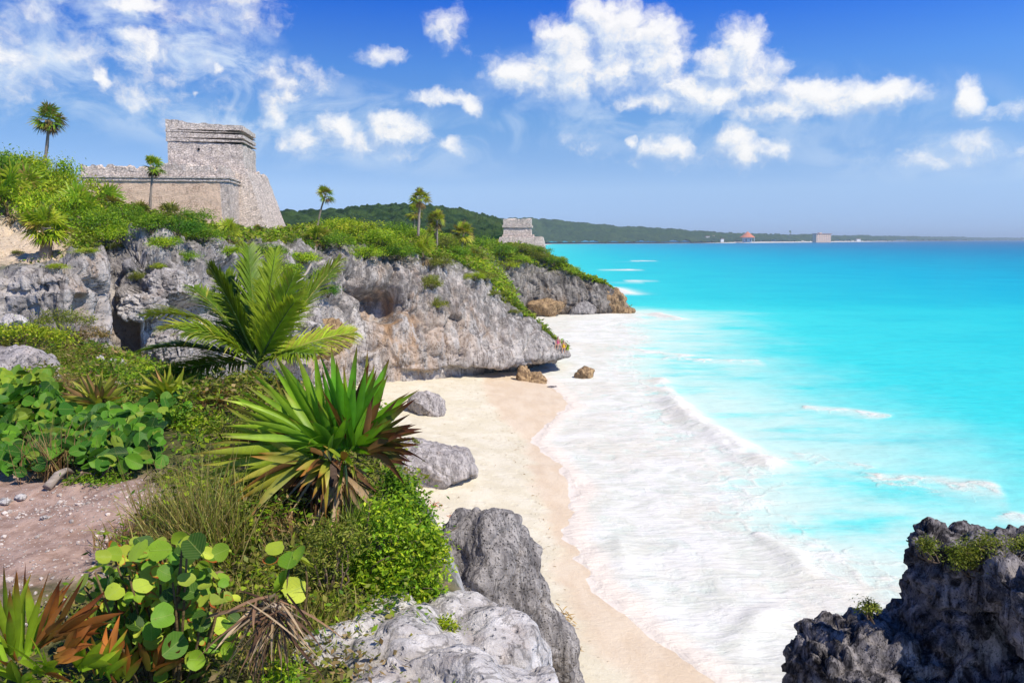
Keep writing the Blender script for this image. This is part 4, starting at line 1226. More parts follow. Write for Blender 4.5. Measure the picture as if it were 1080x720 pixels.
def rocks():
    sp = lambda px, D: px * D / FPX
    # outcrop at the lower right, a stack that stands in the shallows
    D = 8.3
    L = [(P_(992, 602, D), (.42, .45, .42), 1), (P_(1015, 640, D + .1), (.62, .6, .62), 2), (P_(1065, 628, D + .3), (.62, .6, .5), 3), (P_(1108, 630, D - .85), (.66, .8, .55), 4), (P_(985, 570, D + .3), (.26, .3, .15), 61),  # forward right lump added, partly out of view, to shade the front below
         (P_(1035, 585, D + .5), (.45, .4, .28), 5), (P_(1085, 715, D + 1.25), (1.0, .8, .9), 6), (P_(985, 690, D + .1), (.62, .7, .75), 7), (P_(900, 700, D - .1), (.55, .6, .42), 8), (P_(912, 672, D), (.34, .4, .2), 62), (P_(868, 715, D), (.38, .45, .42), 9),
         (P_(930, 740, D), (.85, .9, .6), 10), (P_(1170, 690, D - .3), (.9, 1.1, 1.2), 13)]
    base = P_(1010, 760, D)
    for i, z in enumerate((6.4, 5.0, 3.5, 2.0, .6)):
        L.append(((base[0] + .3 + .12 * i, base[1] + .25 * i, z), (1.75 + .18 * i, 1.55 + .2 * i, 1.2), 70 + i))
    o = fuse('rock_outcrop', L,   .04, M_DARK, .17, 2.6, 5, 1.5, origin=(base[0], base[1], 0))
    tag(o, 'tall dark pitted rock outcrop at the lower right corner above the surf', 'rock')
    # grey boulder at the foot of the ledge
    D = 19.0
    L = [(P_(520, 612, D), (1.15, 1.2, 1.5), 21), (P_(545, 660, D + .3), (1.05, 1.2, 1.5), 22), (P_(490, 590, D + .2), (.75, .9, 1.2), 23), (P_(570, 720, D + .6), (.85, 1.1, 1.4), 24), (P_(480, 660, D), (1.1, 1.0, 1.8), 25), (P_(585, 690, D + .4), (.7, .9, 1.0), 27), (P_(520, 740, D + .3), (1.6, 1.5, 1.7), 26)]
    o = fuse('boulder', L, .06, M_GREY, .20, .8, 15, 1.2, origin=P_(520, 700, D))
    tag(o, 'big grey pitted boulder at the foot of the ledge beside the beach', 'rock')
    # white rock the ledge ends in
    D = 5.6
    L = [(P_(430, 702, D), (.66, .6, .40), 31), (P_(512, 700, D + .2), (.46, .5, .34), 32), (P_(365, 706, D - .1), (.44, .5, .34), 33), (P_(545, 722, D + .2), (.30, .4, .30), 34), (P_(462, 668, D + .5), (.46, .5, .28), 35), (P_(335, 698, D - .2), (.26, .3, .2), 36),
         (P_(400, 655, D + .5), (.42, .4, .26), 38), (P_(545, 750, 5.0), (.34, .4, .3), 42), (P_(470, 748, 4.9), (.42, .4, .30), 43), (P_(395, 748, 4.8), (.36, .35, .27), 44), (P_(450, 790, D), (.8, .7, .5), 37)]
    o = fuse('ledge_rock', L, .028, M_WHITE, .08, 1.2, 25, .8, origin=P_(440, 740, D))
    tag(o, 'smooth white limestone rock ending the ledge at the bottom of the photo', 'rock')
    c = P_(446, 496, 36.6); boulder('boulder', c, (2.35, 1.6, 1.55), 8, M_ROCK, 'pale speckled boulder on the sand below the spiky plant', .4, (0, .22), amp=.16, s=.9, sub=6)
    c = P_(398, 488, 38.2); boulder('boulder', c, (1.0, 1.0, .85), 18, M_ROCK, 'half hidden boulder behind the right side of the spiky plant', .9, amp=.14, s=.9, sub=5)
    c = P_(449, 430, 50.6); boulder('boulder', c, (1.15, 1.0, .95), 9, M_ROCK, 'round boulder at the foot of the cliff, left edge of the beach', .1, amp=.14, s=.9, sub=6)
    c = P_(557, 400, 66); o = fuse('beach_rock', [(c + np.array([-.35, 0, .1]), (.55, .6, 1.15), 3), (c + np.array([.55, .2, -.05]), (.85, .6, .75), 4), (c + np.array([.2, -.1, -.5]), (1.3, .8, .5), 5)], .07, M_OCHRE, .14, 1.3, 3, .8, origin=c)
    tag(o, 'twin peaked ochre rock on the wet sand under the cliff tip', 'rock')
    c = P_(617, 397, 68.5); o = fuse('beach_rock', [(c + np.array([-.05, 0, .15]), (.8, .7, .85), 6), (c + np.array([0, 0, -.55]), (1.2, .8, .4), 7), (c + np.array([1.1, 0, -.6]), (.7, .5, .25), 8)], .07, M_OCHRE, .13, 1.3, 6, .8, origin=c)
    tag(o, 'squat brown rock standing alone in the white surf', 'rock')
    c = P_(583, 411, 64); boulder('beach_rock', c, (.55, .4, .28), 12, M_DARK, 'small dark flat rock beside the twin peaked ochre rock', sub=4, amp=.06, s=2)
    # left slope
    c = P_(12, 392, 17.5); boulder('boulder', c, (.85, .7, .55), 41, M_ROCK, 'smooth grey boulder with a pinkish side at the left edge', .3, (0, .1), sub=6, amp=.06, s=1.6, pits=.4)
    c = P_(37, 396, 17.2); boulder('boulder', c, (.42, .45, .52), 42, M_ROCK, 'rough pale boulder touching the right of the smooth left edge boulder', 1.0, sub=5, amp=.08, s=2)
    c = P_(13, 339, 23); boulder('stone', c, (.34, .3, .2), 43, M_WHITE, 'small white stone in the grass below the left cliff', sub=5, amp=.04, s=3)
    # blocks that broke from the left cliff
    for i, (px, py, D, a, b, c_, lb, mt) in enumerate((
            (182, 372, 29, .95, .8, .75, 'dark grey fallen block at the foot of the left cliff behind the palm fronds', M_CLIFF), (205, 395, 28, .8, .7, .5, 'pale fallen block just below the dark grey block', M_CLIFF),
            (112, 372, 26, .42, .4, .28, 'light broken rock in the dry brush under the cliff notch', M_CLIFF), (95, 385, 25, .35, .3, .22, 'small pink broken rock left in the dry brush', M_CLIFF), (132, 384, 25.5, .3, .3, .2, 'flat pale broken rock right in the dry brush', M_CLIFF),
            (147, 322, 30.5, .9, .7, .6, 'bulging grey block high on the left cliff right of the notch', M_CLIFF), (178, 300, 31.5, .9, .8, .55, 'white topped crag on the left cliff face', M_CLIFF), (345, 356, 48, 2.0, 1.3, 1.1, 'reddish brown block between palm fronds and cliff', M_OCHRE),
            (300, 345, 42, 2.2, 1.5, 1.6, 'pale block behind the coconut palm crown', M_CLIFF))):
        boulder('fallen_rock', P_(px, py, D), (a, b, c_), 50 + i, mt, lb, i * .7, sub=6, amp=.20 * a, s=2.0 / a, pits=1.0)
    for i, (px, py, D, a, b, c_, mt, lb) in enumerate(((577, 325, 125, 3.2, 2.2, 1.6, M_OCHRE, 'ochre rock at the foot of the far headland, nearest the main cliff'), (612, 328, 128, 2.6, 1.8, 1.3, M_GREY, 'grey rock at the foot of the far headland, middle'),
                                           (648, 318, 130.5, 2.2, 2.0, 2.4, M_OCHRE, 'tall brown rock knob at the seaward end of the far headland'), (660, 329, 130, 1.8, 1.2, .8, M_OCHRE, 'low ochre rock at the very end of the far headland'))):
        boulder('beach_rock', P_(px, py, D), (a, b, c_), 140 + i, mt, lb, i * .8, sub=5, amp=.35, s=.6)
    rg = np.random.default_rng(14)
    for i in range(22):
        px, py = rg.uniform(10, 250), rg.uniform(340, 420)
        q = hit(px, py, ('ground',))
        if q is None: continue
        a = rg.uniform(.10, .26)
        boulder('stone', q + np.array([0, 0, a * .35]), (a, a * rg.uniform(.7, 1), a * rg.uniform(.5, .8)), 200 + i, M_CLIFF if i % 3 else M_WHITE, 'small pale stone half buried in the green slope below the left cliff', rg.uniform(0, 6), group='stones on the green slope', sub=4, amp=a * .14, s=1.6 / a)
    # loose stones along the path edge
    rg = np.random.default_rng(4)
    lbs = ['biggest white stone by the path edge near the bare root', 'grey stone lying on the open path', 'white stone at the far left end of the path edge']
    for (px, py, sz), lb in zip(((22, 526, .055), (47, 547, .04), (6, 531, .065)), lbs):
        q = hit(px, py, ('ground',))
        if q is None: continue
        boulder('stone', q + np.array([0, 0, sz * .3]), (sz, sz * .9, sz * .6), int(px) + 90, M_WHITE if sz != .07 else M_GREY, lb, rg.uniform(0, 6), sub=4, amp=sz * .12, s=6)


rocks()


# ------------------------------------------------------------------ vegetation builders
def jitter(rg, c, n, s=.18):
    return np.clip(np.asarray(c) * (1 + rg.normal(0, s, (n, 1))) * (1 + rg.normal(0, s * .4, (n, 3))), 0.002, .9)


def leaf_cloud(m, rg, n, centre, rad, size, pal, clump=34, wid=.5, flat=0.0, up=.45, spread=.24, hollow=.55):
    """Many leaves gathered in clumps through an uneven volume."""
    centre = np.asarray(centre, float); rad = np.asarray(rad, float)
    k = max(3, n // clump)
    u = rg.normal(size=(k, 3)); u /= np.linalg.norm(u, axis=1, keepdims=True)
    u[:, 2] = np.where(u[:, 2] < -.35, -u[:, 2], u[:, 2])
    rr = rg.uniform(hollow, 1.0, (k, 1)) * (1 + .28 * fbm(u * 1.7 + rg.uniform(0, 50), 3, 5)[:, None] * 1.6)
    cc = u * rr
    ci = rg.integers(0, k, n)
    csz = rg.uniform(.55, 1.35, k)
    off = rg.normal(size=(n, 3)) * spread * csz[ci][:, None]
    p = cc[ci] + off
    outw = u[ci] + rg.normal(0, .55, (n, 3)); outw[:, 2] += up
    outw /= np.linalg.norm(outw, axis=1, keepdims=True)
    ax_ = np.cross(outw, rg.normal(size=(n, 3))); ax_ /= np.linalg.norm(ax_, axis=1, keepdims=True) + 1e-9
    ax_ = ax_ * .85 + outw * .45; ax_ /= np.linalg.norm(ax_, axis=1, keepdims=True)
    sd_ = np.cross(outw, ax_)
    L = size * rg.uniform(.6, 1.35, (n, 1)); Wd_ = L * wid
    P = centre + p * rad
    b = P - ax_ * L * .5; tp = P + ax_ * L * .5 - np.array([0, 0, 1]) * L * .12
    mid = P + outw * L * -.06
    V4 = np.stack([b, mid + sd_ * Wd_ * .5 + outw * L * .07, tp, mid - sd_ * Wd_ * .5 + outw * L * .07], 1)
    pal = np.asarray(pal, float)
    w_ = rg.random(n) * .6 + rg.random(k)[ci] * .4
    idx = np.clip((w_ * len(pal)).astype(int), 0, len(pal) - 1)
    C = pal[idx] * (1 + rg.normal(0, .16, (n, 1))) * (1 + rg.normal(0, .18, k))[ci][:, None]
    m.quads(V4, np.clip(C, .004, .9))


PAL = {
    'bright': [(.11, .23, .012), (.17, .31, .015), (.25, .38, .02), (.33, .43, .025), (.40, .45, .035)],
    'mid': [(.065, .155, .012), (.11, .22, .015), (.17, .29, .02), (.25, .35, .022)],
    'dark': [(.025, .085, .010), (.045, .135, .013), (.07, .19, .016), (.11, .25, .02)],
    'yellow': [(.18, .28, .015), (.26, .36, .02), (.34, .41, .025), (.40, .39, .04)],
    'olive': [(.10, .14, .02), (.16, .20, .03), (.22, .25, .04), (.27, .26, .06)],
    'brown': [(.18, .12, .055), (.26, .18, .09), (.34, .25, .14), (.16, .16, .04)],
}


def stems(m, rg, n, rad, h, r=.03, col=(.16, .12, .085)):
    for _ in range(n):
        a = rg.uniform(0, 2 * np.pi); q = rg.uniform(.25, .8)
        e = np.array([math.cos(a) * rad[0] * q, math.sin(a) * rad[1] * q, h * rg.uniform(.55, .95)])
        mid = e * .5 + rg.normal(0, .08, 3) * h; mid[2] = abs(mid[2])
        t_ = np.linspace(0, 1, 6)[:, None]
        pts = (1 - t_) ** 2 * np.zeros(3) + 2 * t_ * (1 - t_) * mid + t_ ** 2 * e
        m.tube(pts, np.linspace(r, r * .3, 6), col, 5)


def shrub_proto(name, seed, pal, n=2600, leaf=.085, lobes=4, squash=.75, wid=.5):
    """Unit shrub (about 2 m wide and 1.5 m tall at scale 1), foliage and stems."""
    rg = np.random.default_rng(seed)
    root = bpy.data.objects.new(name, None); S.collection.objects.link(root)
    m = Mesher()
    for i in range(lobes):
        a = i * 2.4 + rg.uniform(0, 1); q = 0 if i == 0 else rg.uniform(.35, .62)
        s_ = rg.uniform(.45, .68) if i else .72
        c_ = (math.cos(a) * q, math.sin(a) * q, squash * s_ + rg.uniform(0, .22))
        leaf_cloud(m, rg, n // lobes, c_, (s_, s_, s_ * squash), leaf, PAL[pal], wid=wid)
    m.obj('foliage', M_LEAF, root)
    m = Mesher(); stems(m, rg, 9, (.8, .8), 1.0); m.obj('stem', M_BARK, root)
    return root


def fan_leaf(m, rg, hub, d, nrm, Rl, nseg=15, ang=115, g0=(.06, .17, .015), g1=(.14, .27, .02), tip=None, wid=.085, droop=.22, petiole=None, seg=2):
    d = d / np.linalg.norm(d); side = np.cross(d, nrm); side /= np.linalg.norm(side) + 1e-9
    if petiole is not None:
        m.tube(np.linspace(petiole, hub, 3), Rl * .018, np.asarray(g0) * 1.3, 4)
    for th in np.linspace(-ang, ang, nseg) + rg.normal(0, 3, nseg):
        a = R(th); bd = d * math.cos(a) + side * math.sin(a) + rg.normal(0, .05, 3)
        L = Rl * (.72 + .28 * math.cos(a * .6)) * rg.uniform(.9, 1.08)
        m.blade(hub, bd, np.cross(bd, nrm), L, L * wid * rg.uniform(.8, 1.2), g0, g1, droop * rg.uniform(.4, 1.5), .3, seg, .4, tip, .7)


def fan_crown(m, rg, c, Rr, n, pal='bright', dead=0, nseg=13, low=-25, petl=.45, dry=.15, seg=2):
    p = PAL[pal]
    for i in range(n):
        a = i * 2.39996 + rg.uniform(-.3, .3)
        e = R(rg.uniform(low, 85) if i > 3 else rg.uniform(55, 88))
        d = np.array([math.cos(a) * math.cos(e), math.sin(a) * math.cos(e), math.sin(e)])
        hub = c + d * Rr * petl * rg.uniform(.8, 1.2)
        nrm = np.cross(np.cross(d, (0, 0, 1)) + rg.normal(0, .35, 3), d); nrm /= np.linalg.norm(nrm) + 1e-9
        q = p[rg.integers(0, len(p))]; q2 = p[rg.integers(1, len(p))]
        tip = (.30, .20, .06) if rg.random() < dry * 2 else None
        if rg.random() < dry: q, q2 = (.16, .15, .03), (.30, .20, .07)
        fan_leaf(m, rg, hub, d, nrm, Rr * rg.uniform(.5, .65), nseg, 118, np.asarray(q) * .8, np.asarray(q2), tip, .13, .25, c, seg)
    for i in range(dead):
        a = rg.uniform(0, 6.28); e = R(rg.uniform(-75, -25))
        d = np.array([math.cos(a) * math.cos(e), math.sin(a) * math.cos(e), math.sin(e)])
        hub = c + d * Rr * .35
        nrm = np.cross(np.cross(d, (0, 0, 1)), d)
        fan_leaf(m, rg, hub, d, nrm, Rr * .5, 9, 60, (.14, .10, .05), (.24, .17, .09), None, .12, .3, c, seg)


def fan_clump_proto(name, seed, pal, n=16, dry=.12):
    """Trunkless fan palm, about 2 m wide and 1.6 m tall at scale 1."""
    rg = np.random.default_rng(seed)
    root = bpy.data.objects.new(name, None); S.collection.objects.link(root)
    m = Mesher(); fan_crown(m, rg, np.array([0, 0, .45]), 1.0, n, pal, 3, 13, 0, .5, dry); m.obj('fronds', M_BLADE, root)
    m = Mesher(); m.tube([(0, 0, -.1), (.02, 0, .2), (0, .02, .5)], [.10, .09, .07], (.17, .12, .08), 7); m.obj('trunk', M_BARK, root)
    return root


def palm_proto(name, seed, h, lean, Rr, n, pal, dead, r0=.10, bend=0.0, dry=.12):
    """Fan palm tree with a bare trunk; h is the height of the crown's centre in metres."""
    rg = np.random.default_rng(seed)
    root = bpy.data.objects.new(name, None); S.collection.objects.link(root)
    t_ = np.linspace(0, 1, 14)
    pts = np.stack([lean[0] * h * t_ + bend * h * np.sin(t_ * np.pi) , lean[1] * h * t_, h * t_ - .2 * (1 - t_)], 1)
    m = Mesher(); m.tube(pts, np.linspace(r0, r0 * .7, 14), (.30, .25, .20), 8, r0 * .06, rg); m.obj('trunk', M_BARK, root)
    m = Mesher(); fan_crown(m, rg, pts[-1], Rr, n, pal, 0, 15, -35, .45, dry); m.obj('crown', M_BLADE, root)
    if dead:
        m = Mesher(); fan_crown(m, rg, pts[-1] - np.array([0, 0, .1]), Rr * .9, 0, pal, dead); m.obj('dead_fronds', M_DRY, root)
    return root


USED = {}


def use(proto, name, loc, label, cat, group=None, rz=0.0, sc=1.0, tilt=0.0):
    if proto.name not in USED:
        USED[proto.name] = 1
        proto.location = loc; proto.rotation_euler = (tilt, 0, rz); proto.scale = (sc, sc, sc) if np.isscalar(sc) else sc
        tag(proto, label, cat, group); return proto
    return copy_tree(proto, name, loc, label, cat, group, rz, sc, tilt)


PROTO = {}


def proto(key):
    if key not in PROTO:
        kind_, pal, i = key
        if kind_ == 'B': PROTO[key] = shrub_proto('shrub', 100 + i * 7 + len(pal), pal, 3000, .10, 5)
        if kind_ == 'F': PROTO[key] = fan_clump_proto('fan_palm', 300 + i * 7 + len(pal), pal, 17, .3 if pal in ('brown', 'olive') else .10)
    return PROTO[key]


# shrubs on the hill tops: base pixel, height and width in pixels, kind, palette, label
SHRUBS = [
    (-22, 232, 84, 70, 'B', 'mid', 'broad green shrub cut by the left edge above the sand'),
    (10, 230, 70, 60, 'F', 'bright', 'spiky bright fan palm over the left end of the sand patch'),
    (50, 240, 62, 64, 'B', 'bright', 'bright leafy shrub behind the short palm on the sand'),
    (84, 243, 58, 60, 'F', 'bright', 'spiky fan palm right of the short palm on the sand'),
    (2, 200, 58, 66, 'B', 'mid', 'leafy shrub on the hill crest at the left edge'),
    (30, 192, 46, 54, 'B', 'yellow', 'yellowish shrub on the hill crest left of the tall palm'),
    (58, 205, 54, 56, 'B', 'bright', 'bushy bright shrub at the foot of the tall lone palm'),
    (30, 215, 48, 60, 'F', 'bright', 'fan palm in the middle of the left hillside'),
    (76, 222, 52, 58, 'B', 'yellow', 'yellow green shrub below the tall lone palm'),
    (98, 214, 30, 38, 'F', 'olive', 'olive fan palm with brown fronds at the end of the ruined wing wall'),
    (112, 228, 42, 48, 'F', 'bright', 'bright fan palm in front of the left end of the tan wall'),
    (106, 250, 40, 52, 'B', 'mid', 'green shrub over the notch in the left cliff'),
    (134, 238, 34, 44, 'B', 'mid', 'dark green shrub just left of the slim palm by the tan wall'),
    (128, 258, 34, 50, 'B', 'bright', 'bright low shrub on the cliff edge below the tan wall'),
    (150, 232, 24, 34, 'F', 'olive', 'small olive fan palm at the foot of the slim palm by the wall'),
    (160, 246, 30, 44, 'B', 'mid', 'leafy shrub below the slim palm by the wall'),
    (180, 234, 26, 36, 'F', 'olive', 'rounded olive fan palm at the middle of the tan wall'),
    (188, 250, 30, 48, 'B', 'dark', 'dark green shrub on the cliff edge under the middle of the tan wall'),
    (206, 238, 24, 38, 'B', 'mid', 'leafy shrub in front of the corner of the tan wall'),
    (216, 256, 30, 46, 'B', 'mid', 'low green shrub below the yellow fan palm at the temple'),
    (232, 240, 36, 42, 'F', 'yellow', 'yellow and brown fan palm at the corner of the big temple'),
    (242, 256, 30, 36, 'F', 'yellow', 'yellowish fan palm lower right of the temple corner'),
    (272, 248, 14, 16, 'F', 'olive', 'tiny tuft growing on the battered temple wall'),
    (336, 256, 22, 40, 'F', 'yellow', 'fan palm at the foot of the slender leaning palm'),
    (358, 262, 24, 40, 'B', 'mid', 'green shrub right of the slender leaning palm'),
    (378, 252, 32, 54, 'B', 'yellow', 'large domed yellow green shrub on the headland crest'),
    (356, 246, 26, 40, 'B', 'bright', 'bright shrub left of the domed yellow shrub'),
    (402, 262, 30, 52, 'B', 'bright', 'bright shrub in front of the domed yellow shrub'),
    (384, 274, 24, 44, 'B', 'bright', 'low bright shrub at the cliff edge under the domed shrub'),
    (424, 254, 26, 46, 'B', 'mid', 'green shrub left of the tallest headland palm'),
    (444, 256, 24, 40, 'B', 'bright', 'bright shrub under the tallest headland palm'),
    (420, 274, 24, 46, 'B', 'mid', 'green shrub on the cliff edge left of the yellow fan palm'),
    (446, 274, 32, 36, 'F', 'yellow', 'yellow fan palm on the cliff edge below the palm pair'),
    (468, 264, 22, 36, 'B', 'olive', 'olive shrub between the two right headland palms'),
    (482, 272, 18, 36, 'B', 'mid', 'low shrub at the foot of the rightmost headland palm'),
    (504, 262, 18, 40, 'B', 'mid', 'green shrub left of the small temple platform'),
    (500, 276, 18, 32, 'F', 'olive', 'olive fan palm at the dip before the small temple'),
    (466, 282, 18, 32, 'B', 'olive', 'olive shrub hanging at the top of the main cliff'),
    (524, 270, 20, 40, 'B', 'mid', 'low shrub under the left of the small temple platform'),
    (548, 268, 15, 36, 'B', 'olive', 'olive scrub under the middle of the small temple platform'),
    (536, 284, 14, 30, 'B', 'yellow', 'yellowish scrub on the headland slope under the small temple'),
    (512, 296, 16, 28, 'B', 'olive', 'scrub in the gap between the two cliffs'),
    (536, 264, 11, 26, 'B', 'olive', 'scrub pressed against the left half of the small temple platform'),
    (556, 264, 10, 26, 'B', 'mid', 'scrub pressed against the right half of the small temple platform'),
    (566, 274, 12, 28, 'B', 'olive', 'scrub spilling over the headland rim under the small temple'),
    (546, 277, 12, 30, 'B', 'bright', 'bright scrub on the headland rim in the middle'),
    (122, 264, 12, 24, 'B', 'olive', 'tuft at the top of the notch in the left cliff'),
    (198, 276, 16, 30, 'B', 'mid', 'green tuft on the left cliff face above the palm'),
    (144, 296, 14, 22, 'B', 'olive', 'tuft on a ledge of the left cliff right of the notch'),
    (62, 284, 10, 24, 'B', 'yellow', 'dry yellowish tuft on the lip below the sand patch'),
    (240, 270, 18, 36, 'B', 'bright', 'bright shrub on the cliff edge below the temple corner'),
    (175, 262, 20, 40, 'B', 'bright', 'bright shrub hanging over the left cliff below the tan wall'),
    (570, 268, 13, 26, 'B', 'mid', 'small shrub just right of the small temple platform'),
    (582, 280, 14, 26, 'B', 'mid', 'green shrub halfway down the headland tip'),
    (602, 290, 14, 22, 'B', 'bright', 'bright shrub low on the headland tip'),
    (590, 277, 10, 18, 'B', 'yellow', 'yellowish tuft above the low headland shrub'),
    (455, 305, 22, 26, 'B', 'olive', 'green plants hanging on the main cliff face'),
    (462, 326, 18, 22, 'B', 'olive', 'lowest plants growing on the main cliff face'),
    (520, 312, 8, 28, 'B', 'olive', 'scrub on the sloping top of the cliff tip'),
    (544, 330, 6, 24, 'B', 'olive', 'last scrub on the cliff tip slope'),
    (500, 296, 14, 26, 'B', 'yellow', 'yellowish scrub at the top of the cliff tip slope'),
    (300, 256, 8, 30, 'B', 'olive', 'low scrub right of the temple base'),
    (252, 262, 10, 30, 'B', 'olive', 'low scrub at the foot of the temple base'),
    (330, 300, 26, 50, 'B', 'mid', 'leafy shrub in the hollow behind the palm frond tip'),
    (300, 292, 26, 44, 'B', 'bright', 'bright shrub behind the coconut palm crown'),
    (350, 290, 14, 30, 'B', 'olive', 'olive scrub on the main cliff edge left of the domed shrub'),
    (284, 272, 22, 44, 'B', 'mid', 'green shrub in the hollow just right of the temple base'),
    (318, 278, 20, 40, 'B', 'bright', 'bright shrub beside the bare leaning trunk'),
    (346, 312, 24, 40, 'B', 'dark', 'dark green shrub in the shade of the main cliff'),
    (262, 288, 18, 34, 'B', 'olive', 'olive shrub on the cliff edge above the palm fronds'),
    (312, 318, 30, 50, 'B', 'mid', 'deep green shrub low in the hollow left of the main cliff'),
    (222, 292, 12, 26, 'B', 'olive', 'tuft in a crack of the left cliff, nearest the palm frond'),
    (166, 285, 12, 20, 'B', 'yellow', 'yellowish tuft in the middle of the left cliff'),
    (90, 268, 10, 26, 'B', 'yellow', 'small yellowish tuft on the lip of the left cliff'),
    (18, 268, 6, 14, 'B', 'olive', 'tiny dry tuft on the sand patch'),
]


def plant_shrubs():
    rg = np.random.default_rng(77)
    cnt = {}
    for i, (px, py, hp, wp, k, pal, lb) in enumerate(SHRUBS):
        q = hit(px, py, ('cliff', 'headland_cliff'))
        if q is None: print('NOHIT', px, py); continue
        D = q[1]
        var = cnt.get((k, pal), 0); cnt[(k, pal)] = var + 1
        pr = proto((k, pal, var % (3 if pal in ('bright', 'mid') else 2)))
        h, w_ = hp * D / FPX, wp * D / FPX
        grp = 'shrubs on the left hill' if px < 320 else 'shrubs on the headland'
        if k == 'F': grp = grp.replace('shrubs', 'fan palms')
        use(pr, 'shrub' if k == 'B' else 'fan_palm', q - np.array([0, 0, h * .08]), lb, 'shrub' if k == 'B' else 'fan palm', grp, rg.uniform(0, 6.28), (w_ / 2.0, w_ / 2.0, h / 1.5))


plant_shrubs()


def palms():
    def put(px, py, names, crown, Rp, label, seed, pal, n=26, dead=8, bend=0.0, r0=.10, dry=.12, D=None):
        q = hit(px, py, names) if D is None else None
        if q is None: q = U(px, py, D or 60)
        D = q[1]; c = U(crown[0], crown[1], D)
        h = c[2] - q[2]
        p = palm_proto('palm_tree', seed, h, ((c[0] - q[0]) / h, 0.02), Rp * (1.42 if px > 300 else 1.15) * D / FPX, n, pal, dead, r0, bend, dry)
        p.location = q; tag(p, label, 'palm')
    both = ('cliff', 'headland_cliff')
    put(44, 185, both, (51, 126), 17, 'tall lone palm with a thin leaning trunk on the left hill', 1, 'mid', 34, 16, .02, .13, .25)
    put(158, 222, both, (161, 176), 12.5, 'slim palm with brown lower fronds standing before the tan wall', 2, 'bright', 24, 14, -.01, .10, .1)
    put(48, 269, ('cliff',), (48, 240), 25, 'short thick palm at the edge of the sand patch', 3, 'bright', 44, 6, 0, .26, .12)
    put(334, 242, both, (343, 206), 8.5, 'slender palm leaning right on the headland, nearest the big temple', 4, 'bright', 20, 6, -.03, .12, .1)
    put(441, 246, both, (443, 209), 9.5, 'tallest palm on the headland crest, two tiers of fronds', 5, 'yellow', 30, 12, 0, .11, .2)
    put(437, 248, both, (437, 224), 8, 'shorter palm touching the tallest headland palm', 15, 'yellow', 22, 8, 0, .11, .2)
    put(461, 262, both, (461, 232), 9, 'palm with yellow green crown right of the tallest headland palm', 6, 'yellow', 26, 8, 0, .10, .2)
    put(462, 260, both, (458, 242), 7, 'low palm crown tucked under the yellow green palm', 16, 'yellow', 18, 4, 0, .12, .2)
    put(486, 268, both, (489, 246), 10.5, 'rightmost headland palm with a rounded crown', 7, 'yellow', 26, 10, 0, .11, .2)
    for px, py, h, D, lb in ((833, 244.5, 9, 2500, 'tiny palm top rising above the far trees near the hotel'),):
        q = U(px, 252, D); q[2] = 6
        p = palm_proto('palm_tree', 70, 26, (0, 0), 7, 14, 'dark', 0, .6); p.location = q; tag(p, lb, 'palm')
    # bare leaning stem below the slender palm
    a, b = U(301, 306, 44), U(333, 262, 54)
    m = Mesher(); t_ = np.linspace(0, 1, 10)[:, None]
    pts = a + (b - a) * t_ + np.sin(t_ * np.pi) * np.array([.25, 0, -.35])
    m.tube(pts - a, np.linspace(.10, .06, 10), (.42, .36, .30), 7)
    tag(m.obj('dead_trunk', M_BARK, None, loc=a), 'bare pale leaning trunk over the hollow behind the coconut palm', 'trunk')


palms()


# ------------------------------------------------------------------ coconut palm
def frond(m, mr, rg, base, d, L, sag, nl=58, col=((.045, .13, .012), (.13, .25, .02)), rach=(.30, .32, .06), ll=.34, yellow=0.0, twist=0.0, narrow=.62):
    t_ = np.linspace(0, 1, 18)
    d = d / np.linalg.norm(d)
    pts = base + np.outer(t_ * L, d) + np.outer(-sag * L * t_ ** 2.1, (0, 0, 1))
    mr.tube(pts, np.linspace(.024, .006, 18), np.asarray(rach), 5)
    side = np.cross(d, (0, 0, 1)); side /= np.linalg.norm(side) + 1e-9
    side = side * math.cos(twist) + np.cross(side, d) * math.sin(twist)
    for i in range(nl):
        s_ = .12 + .88 * i / (nl - 1)
        k = s_ * 17; j = int(min(16, k)); f = k - j
        p = pts[j] * (1 - f) + pts[j + 1] * f
        tg = pts[j + 1] - pts[j]; tg /= np.linalg.norm(tg)
        for sg in (-1, 1):
            l = ll * (math.sin(np.pi * min(1, .12 + s_ * .86)) ** .65 * .85 + .2) * rg.uniform(.85, 1.12)
            upv = np.cross(side, tg); upv *= np.sign(upv[2] + 1e-6)
            bd = side * sg * .78 + tg * (narrow + .3 * s_) + upv * .22 + rg.normal(0, .06, 3)
            c0 = np.asarray(col[0]) * rg.uniform(.7, 1.2); c1 = np.asarray(col[1]) * rg.uniform(.8, 1.2)
            if rg.random() < yellow: c0, c1 = np.array((.22, .24, .03)), np.array((.36, .32, .07))
            m.blade(p, bd, tg, l, .036, c0, c1, rg.uniform(.12, .42), .25, 3, .3)


